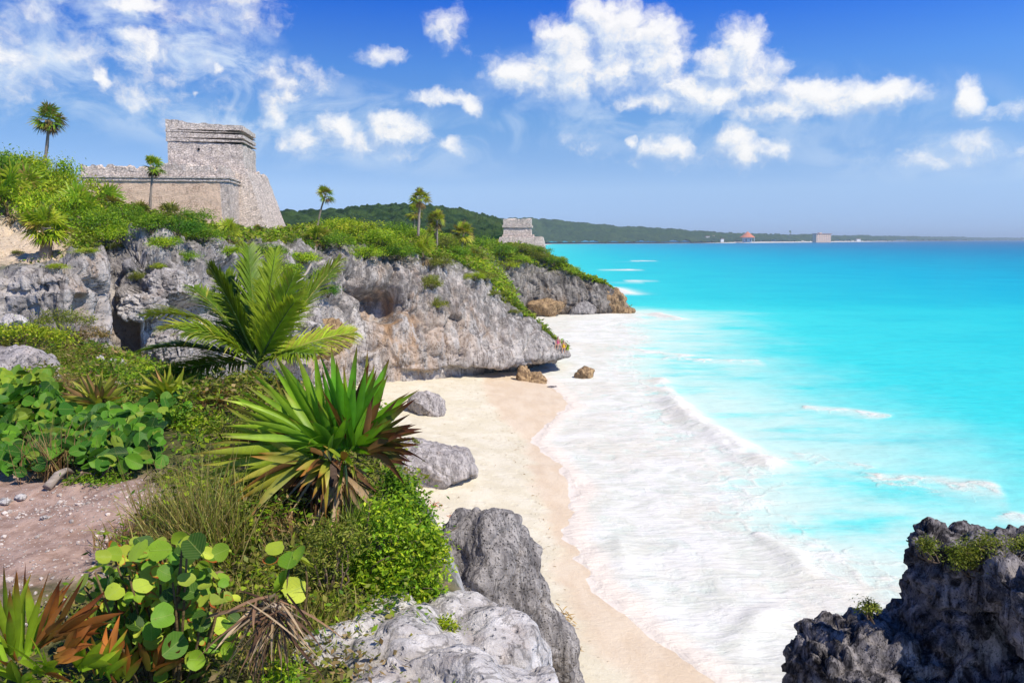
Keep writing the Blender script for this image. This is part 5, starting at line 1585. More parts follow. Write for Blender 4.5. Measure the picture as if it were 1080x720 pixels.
def coconut():
    D = 13.0
    base = U(268, 408, D); base[2] = drop(base[0], base[1]) if drop(base[0], base[1]) > 5 else base[2]
    hub = U(272, 384, D)
    r = empty('coconut_palm', base, 'young coconut palm with arching feathery fronds between the ledge and the cliff', 'palm')
    rg = np.random.default_rng(12)
    m = Mesher(); m.tube([np.array([0, 0, -.2]), (hub - base) * .5, hub - base], [.12, .11, .09], (.20, .15, .08), 8); m.obj('trunk', M_BARK, r)
    def dirto(px, py, dd, extra=0.0):
        q = U(px, py, D + dd); q[2] += extra; v = q - hub; return v, np.linalg.norm(v)
    # frond tips: pixel, depth offset, sag (tip drop relative to length), yellow share
    for i, (px, py, dd, sag, yl, dark) in enumerate((
            (262, 262, .5, .05, 0, .8), (222, 280, -.3, .12, 0, .55), (290, 268, -.3, .04, 0, 1.1), (310, 290, -.6, .06, .05, 1.25), (358, 275, .2, .06, .3, 1.3), (156, 318, .2, .42, .35, 1.2),
            (150, 366, -.2, .30, 0, .7), (196, 345, -.8, .30, .05, .8), (238, 290, .8, .06, 0, .65), (310, 318, -.9, .12, 0, 1.3), (372, 350, .6, .16, .4, 1.2), (180, 395, .5, .22, .2, .8), (330, 372, -.7, .22, .1, .9), (275, 285, .9, .05, 0, .8), (172, 335, -.5, .40, .3, 1.25), (205, 300, .6, .2, .1, .7))):
        v, L = dirto(px, py, dd)
        v = v + np.array([0, 0, sag * L]); L2 = np.linalg.norm(v)
        m = Mesher()
        c0, c1 = np.array((.09, .19, .012)) * dark, np.array((.25, .35, .025)) * dark
        if dark > 1: c0, c1 = np.array((.22, .35, .02)), np.array((.42, .47, .05))
        mr = Mesher(); frond(m, mr, rg, hub - base, v, L2, sag, 84, (c0, c1), (.42, .38, .10) if yl > .2 else (.16, .22, .04), .62 if L2 > 1.2 else .46, yl, rg.uniform(-.7, .7), 1.15 if sag < .13 else .62)
        o = m.obj('frond', M_BLADE, r); mr.obj('midrib', M_BARK, o)


coconut()


# ------------------------------------------------------------------ foreground spiky plants
def rosette(m, rg, hub, d, side, n, spread, L, wd, c0, c1, tip, tipstart=.78, droop=.1, dryshare=0.0, dryc=((.22, .12, .04), (.10, .04, .02)), depth=.30, seg=6, wpos=.42):
    d = np.asarray(d, float); d /= np.linalg.norm(d); side = np.asarray(side, float); side -= d * (side @ d); side /= np.linalg.norm(side)
    nr = np.cross(side, d)
    for th in np.linspace(-spread, spread, n) + rg.normal(0, spread * .05, n):
        a = R(th); bd = d * math.cos(a) + side * math.sin(a) + nr * rg.normal(0, depth)
        droop_ = droop * (3.5 if rg.random() < .14 else 1.0); l = L * (1 - .16 * (th / max(spread, 1)) ** 2) * rg.uniform(.84, 1.08)
        k0, k1 = np.asarray(c0) * rg.uniform(.75, 1.25), np.asarray(c1) * rg.uniform(.8, 1.2)
        tp = np.asarray(tip) * rg.uniform(.6, 1.3); ts = tipstart + rg.uniform(-.12, .1)
        if rg.random() < dryshare: k0, k1 = np.asarray(dryc[0]) * rg.uniform(.6, 1.3), np.asarray(dryc[1]) * rg.uniform(.6, 1.4)
        bs = np.cross(bd, nr + rg.normal(0, .35, 3))
        m.blade(hub + rg.normal(0, .02, 3), bd, bs, l, wd * rg.uniform(.8, 1.2), k0, k1, droop_ * rg.uniform(.2, 1.8), rg.uniform(.15, .5), seg, wpos, tp, ts, rg.normal(0, .09))


GREEN0, GREEN1 = (.085, .22, .012), (.17, .35, .018)
LIME0, LIME1 = (.18, .32, .018), (.30, .42, .03)
OLIV0, OLIV1 = (.16, .22, .02), (.26, .26, .035)


def big_plant():
    D = 7.4; px2m = D / FPX
    base = U(335, 548, D); base[2] = drop(base[0], base[1]) - .03
    r = empty('spiky_plant', base, 'big spiky fan palm with brown tips and a dry skirt in the foreground centre left', 'plant')
    rg = np.random.default_rng(5)
    X, Yv, Z = np.array([1., 0, 0]), np.array([0, -1., 0]), np.array([0, 0, 1.])
    RED = (.16, .045, .015)
    def fan(px, py, dd, ux, uz, uy, n, spread, Lp, c0, c1, tip, ts, droop, dry, wd=.085, name='fan'):
        m = Mesher()
        d = X * ux + Z * uz + Yv * uy
        s_ = np.cross(d, Yv); s_ = s_ if np.linalg.norm(s_) > .2 else X
        rosette(m, rg, U(px, py, D + dd) - base, d, s_, n + 3, spread * 1.1, Lp * px2m, wd * .86, c0, c1, tip, ts, droop, dry)
        m.obj(name, M_BLADE, r)
    fan(366, 470, .0, .12, 1, .25, 12, 24, 112, (.06, .21, .012), (.11, .31, .015), RED, .86, .02, .05, .105)
    fan(372, 468, .25, .30, 1, -.2, 9, 30, 104, GREEN0, GREEN1, RED, .8, .04, .1, .10)
    fan(384, 468, .1, .85, .72, .2, 11, 34, 80, (.06, .12, .012), (.11, .13, .02), (.10, .03, .015), .55, .05, .35, .085)
    fan(388, 474, -.1, 1.0, .30, .35, 9, 28, 62, (.05, .09, .012), (.10, .08, .02), (.09, .028, .015), .45, .1, .5, .085)
    fan(345, 468, .1, -.62, .85, .1, 11, 26, 128, LIME0, (.16, .30, .015), (.20, .12, .04), .88, .04, .05, .095)
    fan(338, 470, -.25, -.85, .55, .4, 9, 26, 112, GREEN0, LIME1, (.24, .14, .05), .88, .08, .1, .09)
    fan(332, 474, .2, -1, .40, -.1, 9, 24, 122, GREEN0, OLIV1, (.14, .06, .02), .75, .06, .15, .09)
    fan(326, 480, -.1, -1, .10, .3, 9, 24, 118, LIME0, OLIV1, (.24, .12, .04), .85, .08, .1, .095)
    fan(330, 486, -.3, -.9, -.08, .5, 9, 26, 84, OLIV0, (.34, .30, .05), (.30, .12, .03), .78, .14, .15, .10)
    fan(322, 500, .1, -1, -.08, .1, 10, 18, 112, (.05, .08, .01), (.17, .16, .03), (.16, .07, .02), .6, .10, .35, .085)
    fan(344, 488, -.3, -.25, -.15, 1, 7, 40, 44, OLIV0, (.36, .28, .05), (.34, .12, .03), .7, .2, .25, .10)
    fan(362, 486, -.25, .35, .15, 1, 7, 44, 44, LIME0, OLIV1, (.28, .12, .04), .75, .15, .2, .09)
    fan(355, 478, .5, -.1, .6, -1, 9, 44, 90, GREEN0, GREEN1, RED, .8, .1, .1, .09)
    fan(350, 475, -.2, -.15, .8, .65, 9, 36, 80, (.045, .14, .01), GREEN1, RED, .88, .1, .05, .095)
    fan(356, 470, .1, -.35, 1, .1, 10, 40, 70, GREEN0, LIME1, RED, .85, .05, .1, .08)
    fan(375, 474, .0, .5, .8, .4, 9, 40, 58, GREEN0, GREEN1, RED, .8, .08, .2, .08)
    fan(340, 478, .15, -.9, .3, .3, 10, 36, 80, (.07, .15, .01), OLIV1, RED, .8, .08, .15, .08)
    fan(322, 512, .15, -1, -.30, .25, 11, 26, 100, (.09, .055, .02), (.10, .05, .025), (.05, .02, .01), .5, .12, .6, .07, 'dead_fan')  # dead blades coloured dark to paint shade at the lower left
    fan(362, 505, -.1, .25, -.55, .7, 14, 46, 62, (.36, .24, .14), (.50, .36, .24), (.3, .16, .08), .8, .25, .1, .05, 'dead_fan')
    m = Mesher()                                       # dry hanging skirt, with extra dark blades that paint the shadow below
    for i in range(170):
        a = rg.uniform(0, 6.28); e = R(rg.uniform(-82, -20))
        d = np.array([math.cos(a) * math.cos(e), math.sin(a) * math.cos(e), math.sin(e)])
        hub = U(345 + rg.normal(0, 10), 495 + rg.normal(0, 8), D) - base
        dk = rg.random()
        c0 = np.array((.13, .07, .035)) if dk < .62 else np.array((.34, .23, .14)); c1 = np.array((.06, .03, .018)) if dk < .62 else np.array((.48, .36, .24))
        if rg.random() < .16: c0, c1 = np.array((.34, .10, .03)), np.array((.30, .16, .08))
        m.blade(hub, d, np.cross(d, Z + rg.normal(0, .4, 3)), rg.uniform(.28, .72), rg.uniform(.02, .06), c0, c1, rg.uniform(.1, .5), .35, 5, .35, None, .8, rg.normal(0, .15))
    m.obj('dry_skirt', M_DRY, r)
    m = Mesher(); top = U(350, 488, D) - base
    m.tube([np.array([0, 0, -.15]), top * .3, top * .7, top], [.17, .16, .15, .10], (.09, .06, .045), 10, .015, rg); m.obj('trunk', M_BARK, r)


big_plant()


def corner_plant():
    D = 4.3; k = D / FPX
    base = U(30, 735, D); base[2] = drop(base[0], base[1]) - .05
    r = empty('spiky_plant', base, 'spiky plant with lime and rust orange blades at the bottom left corner', 'plant')
    rg = np.random.default_rng(8)
    X, Yv, Z = np.array([1., 0, 0]), np.array([0, -1., 0]), np.array([0, 0, 1.])
    RUST = (.42, .13, .03)
    def fan(px, py, dd, ux, uz, uy, n, spread, Lp, c0, c1, tip, ts, droop, dry, wd=.05):
        m = Mesher(); d = X * ux + Z * uz + Yv * uy; s_ = np.cross(d, Yv)
        rosette(m, rg, U(px, py, D + dd) - base, d, s_, n, spread, Lp * k, wd, c0, c1, tip, ts, droop, dry, ((.26, .11, .03), (.46, .16, .04)), .18)
        m.obj('fan', M_BLADE, r)
    fan(14, 690, 0, .02, 1, .1, 9, 18, 108, LIME0, (.28, .36, .03), (.30, .09, .03), .74, .0, .1, .055)
    fan(30, 690, .15, .28, 1, 0, 8, 20, 112, LIME0, (.24, .30, .03), (.22, .06, .025), .62, .0, .2, .05)
    fan(40, 680, .1, .7, .8, .1, 8, 18, 112, (.16, .13, .03), (.22, .07, .025), (.14, .04, .02), .55, .03, .6, .042)
    fan(60, 672, -.1, .95, .48, .2, 6, 14, 84, (.34, .16, .04), RUST, (.22, .06, .02), .8, .02, .85, .05)
    fan(64, 692, -.2, .9, .62, .3, 8, 20, 62, (.40, .20, .05), (.50, .17, .04), (.3, .08, .02), .85, .02, .7, .05)
    fan(40, 705, -.2, .5, .5, .6, 10, 46, 62, LIME0, LIME1, RUST, .9, .06, .1, .05)
    fan(0, 700, -.1, -.5, .9, .3, 9, 30, 90, LIME0, LIME1, (.3, .1, .03), .8, .05, .1, .055)
    fan(85, 705, -.15, .4, .8, .4, 9, 44, 58, LIME0, LIME1, RUST, .9, .06, .1, .048)
    fan(110, 712, 0, .3, 1, .1, 9, 34, 70, GREEN0, LIME1, RUST, .7, .05, .25, .045)
    fan(20, 720, -.3, 0, .7, .7, 12, 60, 60, LIME0, LIME1, RUST, .9, .08, .05, .05)
    m = Mesher(); m.tube([(0, 0, -.1), (.02, 0, .2)], [.09, .07], (.12, .08, .05), 8); m.obj('trunk', M_BARK, r)
    # second low clump right of it, narrow rust edged blades
    base2 = U(138, 712, 4.5); base2[2] = drop(base2[0], base2[1])
    r2 = empty('spiky_plant', base2, 'low clump of narrow olive blades edged rust, between corner plant and round leaves', 'plant')
    base = base2; r = r2
    fan(132, 712, .2, .1, 1, .3, 10, 34, 62, OLIV0, (.22, .18, .03), (.24, .08, .02), .6, .06, .3, .05)
    fan(160, 708, .2, .55, .8, .3, 8, 30, 56, (.12, .13, .02), (.26, .14, .03), (.16, .05, .02), .5, .06, .5, .05)
    fan(120, 715, .1, -.3, .9, .3, 8, 34, 58, LIME0, OLIV1, (.24, .08, .02), .7, .06, .2, .045)
    m = Mesher(); m.tube([(0, 0, -.08), (0, .02, .1)], [.06, .05], (.12, .08, .05), 8); m.obj('trunk', M_BARK, r2)


corner_plant()


def spiky_small():
    for i, (px, py, D, Lp, label, c0, c1, tip, dry) in enumerate((
            (180, 424, 11.5, 46, 'lime yellow spiky plant in the greenery left of the big spiky plant', (.24, .33, .02), (.38, .42, .05), (.40, .30, .06), .05),
            (104, 432, 11.0, 46, 'spiky plant with brown withered blades above the big green leaves', (.20, .28, .03), (.36, .34, .06), (.16, .07, .03), .3),
            (226, 430, 11.0, 26, 'small dry reddish spiky plant at the left tips of the big spiky plant', (.22, .20, .04), (.38, .20, .07), (.36, .10, .04), .5),
            (405, 552, 8.6, 40, 'small spiky plant on the ledge right of the dry skirt', (.12, .26, .02), (.22, .34, .03), (.2, .12, .04), .15))):
        base = U(px, py, D); base[2] = drop(base[0], base[1])
        hub = U(px, py - 4, D) - base
        r = empty('spiky_plant', base, label, 'plant')
        rg = np.random.default_rng(40 + i)
        m = Mesher()
        for (ux, uz, uy) in ((0, 1, .1), (-.7, .8, .2), (.7, .8, .2), (-.3, .7, .7), (.3, .7, .7), (-1, .35, .2), (1, .35, .3)):
            rosette(m, rg, hub, (ux, -uy, uz), (1, .2, .1), 6, 26, Lp * D / FPX, .075, c0, c1, tip, .8, .1, dry, ((.26, .16, .07), (.34, .20, .09)), .2, 5)
        m.obj('blades', M_BLADE, r)
        m = Mesher(); m.tube([(0, 0, -.1), hub], [.06, .05], (.16, .11, .07), 7); m.obj('trunk', M_BARK, r)


spiky_small()


# ------------------------------------------------------------------ round leaves, big leaves
def round_leaf(m, rg, c, nrm, d, rad, col, cup=.18, oval=1.0, pts=18, rust=True):
    nrm = nrm / np.linalg.norm(nrm); d = d - nrm * (d @ nrm); d /= np.linalg.norm(d) + 1e-9; s_ = np.cross(nrm, d)
    th = np.linspace(0, 2 * np.pi, pts, endpoint=False)
    V = [c]; A = [(0, 0)]
    wob = 1 + rg.normal(0, .03, pts) + .07 * np.sin(th * 2 + rg.uniform(0, 6)) + .05 * np.sin(th * 3 + rg.uniform(0, 6)); wob[0] *= .86 if oval < 1.05 else 1.1; cup = cup * rg.uniform(-.4, 2.2)
    fold = rg.uniform(-.05, .45)
    for q in (.5, 1.0):
        for a, wb in zip(th, wob):
            x, y = math.cos(a) * q * wb * oval, math.sin(a) * q * wb
            if oval > 1.05: y *= (1 - .35 * max(0, math.cos(a)) ** 2) # pointed tip
            z = cup * rad * (q * q) * .6 + fold * rad * abs(y) * .9
            V.append(c + d * x * rad + s_ * y * rad + nrm * (z if True else 0)); A.append((x / oval, y))
    F = [(0, 1 + j, 1 + (j + 1) % pts, 1 + (j + 1) % pts) for j in range(pts)] + [(1 + j, 1 + pts + j, 1 + pts + (j + 1) % pts, 1 + (j + 1) % pts) for j in range(pts)]
    lr = rg.random() if rust else 0.0
    m.add(np.array(V), F, np.asarray(col), np.column_stack([np.array(A), np.full(len(V), lr)]))


def leafy(name, label, base, spots, rg, cols, cat='plant', oval=1.0, stemc=(.16, .11, .05), tilt=.8):
    """spots: list of (position, radius)."""
    r = empty(name, base, label, cat)
    m = Mesher(); st = Mesher()
    for p, rad in spots:
        nrm = np.array([rg.normal(.15, tilt * .75), rg.normal(-.45, tilt * .6), rg.uniform(.25, 1.0)])
        d = rg.normal(size=3); d[2] = rg.uniform(-.5, .3)
        c = np.asarray(cols[rg.integers(0, len(cols))]) * rg.uniform(.75, 1.2)
        round_leaf(m, rg, p - base, nrm, d, rad, c, oval=oval, rust=oval < 1.05)
    k = max(4, len(spots) // 7)
    for i in range(k):
        p = spots[rg.integers(0, len(spots))][0] - base
        t_ = np.linspace(0, 1, 6)[:, None]; b0 = np.array([p[0] * .35, p[1] * .35, 0])
        mid = b0 * .5 + p * .5 + rg.normal(0, .05, 3)
        st.tube((1 - t_) ** 2 * b0 + 2 * t_ * (1 - t_) * mid + t_ ** 2 * (p - np.array([0, 0, .02])), np.linspace(.014, .006, 6), stemc, 5)
    m.obj('leaves', M_GRAPE, r); st.obj('stem', M_BARK, r)
    return r


def sea_grapes():
    rg = np.random.default_rng(21)
    D = 4.75
    LG = [(.26, .38, .03), (.33, .42, .04), (.38, .44, .05), (.20, .33, .025), (.12, .25, .02), (.30, .38, .05)]
    DK = [(.035, .085, .012), (.05, .11, .015), (.07, .16, .018)]
    sp = []
    for i in range(620):
        px, py = rg.normal(170, 48), rg.normal(638, 50)
        if not (84 < px < 250 and 568 < py < 722): continue
        if ((px - 168) / 88) ** 2 + ((py - 645) / 82) ** 2 > 1: continue
        sp.append((U(px, py, D + rg.uniform(-.25, .45)), rg.uniform(.028, .062)))
    # the large leaves one can make out
    for px, py, rp in ((145, 580, 20), (168, 580, 18), (205, 576, 22), (121, 624, 15), (174, 604, 14), (196, 612, 15), (117, 655, 15), (172, 650, 20), (228, 634, 14), (184, 680, 22), (150, 618, 16), (233, 582, 15), (100, 600, 15), (240, 660, 15), (210, 650, 13)):
        sp.append((U(px, py, D - .32 + rg.uniform(-.05, .1)), .66 * rp * (D - .3) / FPX))
    base = U(172, 690, D); base[2] = drop(base[0], base[1])
    leafy('sea_grape', 'sprawling shrub of large round lime leaves at the bottom, left of the dry frond', base, sp, rg, LG + LG + DK, 'shrub')
    sp = [(U(px, py, 5.4), rp * 5.4 / FPX) for px, py, rp in ((290, 578, 11), (306, 590, 14), (316, 585, 10), (298, 614, 13), (310, 622, 15), (322, 594, 9), (286, 592, 8), (302, 636, 9))]
    base = U(302, 640, 5.4); base[2] = drop(base[0], base[1])
    leafy('sea_grape', 'small plant of a few round bright leaves above the dry frond', base, sp, rg, LG, 'plant')
    # large heart shaped leaves on the left
    BG = [(.028, .11, .010), (.045, .15, .012), (.07, .20, .014), (.10, .24, .016), (.018, .07, .010), (.17, .25, .025)]
    def mass(label, box, n, D0, D1, rp, oval, cols):
        sp = []
        for i in range(n):
            px, py = rg.uniform(box[0], box[2]), rg.uniform(box[1], box[3])
            u_ = (py - box[1]) / (box[3] - box[1]); DD = D1 + (D0 - D1) * u_ + rg.uniform(-.3, .3)
            q_ = U(px, py, DD); q_[2] = max(q_[2], ground_z(q_[:1], q_[1:2])[0] + rg.uniform(.08, .30)); sp.append((q_, rg.uniform(.55, 1.25) * rp * DD / FPX))
        c = U((box[0] + box[2]) / 2, box[3], D0 + .3); c[2] = drop(c[0], c[1])
        leafy('creeper', label, c, sp, rg, cols, 'plant', oval)
    mass('low creeper with big heart shaped leaves behind the dirt path, right half', (84, 452, 172, 516), 300, 8.3, 10.2, 6.8, 1.25, BG)
    mass('mound of big green leaves at the left edge behind the dirt path', (-20, 410, 70, 500), 460, 8.6, 10.8, 7, 1.25, BG)
    mass('dense leafy creeper between the two mounds of big leaves', (50, 430, 110, 505), 240, 8.7, 10.4, 6.5, 1.25, BG)
    mass('patch of medium leaves under the lime spiky plant', (110, 425, 200, 462), 110, 10.0, 11.5, 6, 1.3, BG)
    mass('small leafy plant below the smooth boulder at the left edge', (-10, 392, 60, 420), 70, 11.5, 14, 6.5, 1.2, [(.16, .27, .02), (.22, .32, .025), (.10, .2, .02)])


sea_grapes()


# ------------------------------------------------------------------ near shrubs, grass, dry frond
def near_shrub(name, label, spots, D, pal, n, leaf, seed, wid=.5, cat='shrub', perched=False):
    rg = np.random.default_rng(seed)
    px, py, _, _ = spots[0]
    base = U(px, max(q[1] + q[3] for q in spots), D)
    if not perched: base[2] = drop(base[0], base[1])
    r = empty(name, base, label, cat)
    m = Mesher()
    tot = sum(q[2] * q[3] for q in spots)
    for (a, b, rx, ry) in spots:
        leaf_cloud(m, rg, int(n * rx * ry / tot), U(a, b, D) - base, (rx * D / FPX, rx * D / FPX * .85, ry * D / FPX), leaf, PAL[pal], 26, wid, spread=.26, hollow=.35)
    m.obj('foliage', M_LEAF, r)
    m = Mesher(); w_ = spots[0][2] * D / FPX
    for (a, b, rx, ry) in spots:
        c = U(a, b, D) - base
        for i in range(6):
            e = c + rg.normal(0, .35, 3) * w_; t_ = np.linspace(0, 1, 5)[:, None]
            m.tube(t_ * e + np.sin(t_ * np.pi) * rg.normal(0, .06, 3), np.linspace(.012, .004, 5), (.17, .12, .08), 5)
    m.obj('stem', M_BARK, r)
    return r


near_shrub('shrub', 'bright green small leaved bush hanging over the white ledge rock', [(395, 610, 44, 44), (370, 640, 36, 34), (420, 650, 30, 32), (436, 590, 30, 36), (410, 555, 30, 34), (415, 615, 38, 40), (446, 625, 24, 40), (456, 590, 22, 34), (455, 640, 18, 28)], 6.3, 'bright', 10500, .046, 1)
near_shrub('shrub', 'olive grassy bush left of the bright small leaved bush', [(345, 600, 30, 34), (340, 570, 26, 26), (330, 625, 22, 24), (365, 575, 24, 30)], 6.0, 'olive', 2600, .042, 2, .3)
near_shrub('shrub', 'olive green bush along the drop above the big grey boulder', [(440, 600, 26, 36), (436, 560, 26, 34), (428, 530, 22, 28), (452, 630, 22, 34), (446, 575, 24, 40), (415, 520, 22, 24), (456, 660, 20, 30)], 7.3, 'mid', 9000, .05, 17)
near_shrub('shrub', 'little tuft growing on top of the white ledge rock', [(473, 660, 14, 12)], 5.75, 'yellow', 420, .03, 3, perched=True)
near_shrub('shrub', 'small green tuft below the dry frond at the bottom edge', [(300, 712, 20, 14)], 4.5, 'bright', 420, .035, 4)
near_shrub('shrub', 'fine leaved green bush in the middle of the left greenery', [(168, 448, 34, 16), (140, 452, 22, 14), (196, 440, 22, 14)], 10.2, 'mid', 2600, .05, 5)
near_shrub('shrub', 'olive fine leaved bush left of the big spiky plant', [(232, 462, 28, 22), (212, 478, 22, 18), (255, 455, 20, 18)], 9.4, 'olive', 2200, .045, 6, .35)
near_shrub('shrub', 'yellow green bush in front of the smooth boulder', [(14, 402, 26, 14), (38, 412, 18, 12)], 14, 'yellow', 1500, .06, 7)
near_shrub('shrub', 'green bush hiding the foot of the coconut palm', [(268, 404, 24, 14), (292, 408, 20, 14), (248, 408, 18, 12)], 12.5, 'olive', 1800, .06, 18)
near_shrub('shrub', 'shaded green bush under the coconut palm fronds', [(205, 402, 26, 16), (236, 410, 24, 14), (170, 400, 20, 12)], 14, 'mid', 1500, .07, 8)
near_shrub('shrub', 'green bush at the edge of the left cliff foot', [(30, 352, 34, 12), (60, 358, 22, 12)], 22, 'yellow', 1800, .09, 9)
near_shrub('shrub', 'mid green bush beneath the cliff notch', [(110, 398, 26, 12), (80, 404, 22, 12), (135, 402, 18, 10)], 17, 'mid', 1600, .08, 10)
near_shrub('dry_brush', 'dry grey brown brush beneath the cliff notch', [(72, 372, 20, 14), (100, 380, 22, 12), (130, 390, 16, 10)], 24, 'brown', 1300, .16, 11, .12)
near_shrub('shrub', 'green clump on the outcrop top, biggest of the three there', [(1040, 580, 26, 15), (1025, 592, 24, 16), (1054, 592, 15, 13), (1010, 586, 16, 11)], 7.75, 'olive', 4200, .032, 12, perched=True)
near_shrub('shrub', 'small green clump at the left on the outcrop top', [(976, 577, 12, 12)], 7.75, 'olive', 900, .03, 13, perched=True)
near_shrub('shrub', 'green tuft in the saddle of the dark outcrop', [(917, 642, 13, 9)], 8.05, 'olive', 900, .032, 14, perched=True)
near_shrub('shrub', 'green clump of the outcrop top at the right photo edge', [(1078, 576, 16, 11)], 7.75, 'olive', 700, .032, 15, perched=True)
near_shrub('shrub', 'tiny tuft on the pale boulder on the sand', [(438, 466, 5, 4)], 32.5, 'olive', 160, .09, 16, perched=True)


for i_, (px_, py_, rx_, ry_, D_, pal_, n_, lf_, lb_) in enumerate((
        (64, 336, 26, 9, 24, 'olive', 900, .09, 'olive bush right of the white stone below the left cliff'), (140, 415, 22, 10, 14, 'mid', 900, .06, 'green bush between the cliff notch and the lime spiky plant'),
        (96, 352, 16, 8, 25, 'brown', 500, .10, 'small brown bush against the foot of the left cliff'), (58, 378, 22, 10, 19, 'olive', 800, .07, 'olive bush right of the rough pale boulder'),
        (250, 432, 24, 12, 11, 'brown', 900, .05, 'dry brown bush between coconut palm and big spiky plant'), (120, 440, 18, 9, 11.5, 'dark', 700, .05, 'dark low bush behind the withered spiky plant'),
        (212, 452, 20, 12, 10, 'bright', 900, .045, 'bright bush right of the lime spiky plant'), (300, 420, 22, 12, 14, 'olive', 800, .06, 'olive bush at the foot of the coconut palm, right side'),
        (40, 428, 24, 10, 12, 'yellow', 900, .05, 'yellowish bush above the mound of big green leaves'), (155, 395, 16, 8, 18, 'bright', 600, .07, 'bright fern like bush under the left palm fronds'),
        (105, 505, 30, 8, 8.2, 'mid', 700, .035, 'low green plants at the edge of the dirt path'), (185, 505, 26, 12, 8.0, 'olive', 900, .035, 'olive weeds where the path meets the tall grass'))):
    near_shrub('shrub', lb_, [(px_, py_, rx_, ry_), (px_ + rx_ * .7, py_ + ry_ * .3, rx_ * .7, ry_ * .8), (px_ - rx_ * .8, py_ + ry_ * .4, rx_ * .6, ry_ * .7)], D_, pal_, n_ * 2, lf_, 60 + i_, .3 if pal_ in ('brown', 'olive') else .5)


def grass_tufts():
    rg = np.random.default_rng(31)
    def tuft(label, px, py, D, wpx, hpx, n, cols, lean=(0, 0)):
        base = U(px, py, D); base[2] = drop(base[0], base[1])
        up_ = (U(px, py, D) - base)
        m = Mesher()
        for i in range(n):
            p = np.array([rg.normal(0, wpx * .35), rg.normal(0, wpx * .35), 0]) * D / FPX
            p[2] = 0 if abs(up_[2]) > .5 else 0
            d = np.array([lean[0] + rg.normal(0, .25), lean[1] + rg.normal(0, .25), 1.0])
            L = hpx * D / FPX * rg.uniform(.5, 1.1)
            c = np.asarray(cols[rg.integers(0, len(cols))]) * rg.uniform(.7, 1.3)
            m.blade(p, d, rg.normal(size=3), L, rg.uniform(.006, .012), c * .7, c, rg.uniform(.05, .45), .1, 4, .2, None, .8, rg.normal(0, .12))
        o = m.obj('grass_tuft', M_BLADE, None, loc=base)
        tag(o, label, 'grass')
    GR = [(.16, .20, .03), (.24, .26, .05), (.30, .28, .08), (.36, .30, .12), (.20, .15, .05)]
    DR = [(.30, .18, .09), (.38, .26, .14), (.24, .14, .07), (.22, .20, .06)]
    tuft('tall straw green grass tuft between the path and the dry skirt', 218, 572, 6.4, 62, 150, 700, GR, (-.1, 0))
    tuft('grass tuft behind the round lime leaves', 250, 610, 5.6, 50, 62, 320, GR)
    tuft('reddish dry low grass at the right end of the path', 140, 560, 6.6, 44, 30, 320, DR)
    tuft('dry grass under the big spiky plant', 280, 560, 6.9, 60, 34, 340, DR, (-.2, 0))
    tuft('green grass tuft on the ledge right of the dry skirt', 385, 560, 7.0, 48, 60, 380, [(.10, .22, .02), (.16, .28, .03), (.22, .26, .05)], (.15, 0))
    tuft('fine grass tuft above the dry frond', 280, 630, 5.1, 40, 46, 240, GR)
    tuft('dry grass tuft right of the withered spiky plant', 140, 440, 11.0, 40, 34, 200, GR)
    tuft('dry grass below the smooth boulder at the left edge', 60, 400, 15, 26, 26, 300, DR)
    tuft('dry grass on the slope under the cliff notch', 120, 385, 20, 34, 22, 300, GR)
    tuft('green grass on the slope near the left edge under the cliff', 20, 362, 21, 32, 22, 300, GR)
    tuft('dry grass at the foot of the lime spiky plant', 205, 440, 10.8, 44, 26, 220, DR)
    tuft('grass tuft between the small round leaves and the bright bush', 335, 610, 5.7, 50, 50, 320, GR, (.1, 0))
    tuft('straw grass tuft left of the tall grass by the path', 172, 552, 7.0, 40, 56, 240, GR, (-.1, 0))
    tuft('thin dry stalks standing in the left leaves', 60, 500, 8.6, 40, 80, 160, DR)


grass_tufts()


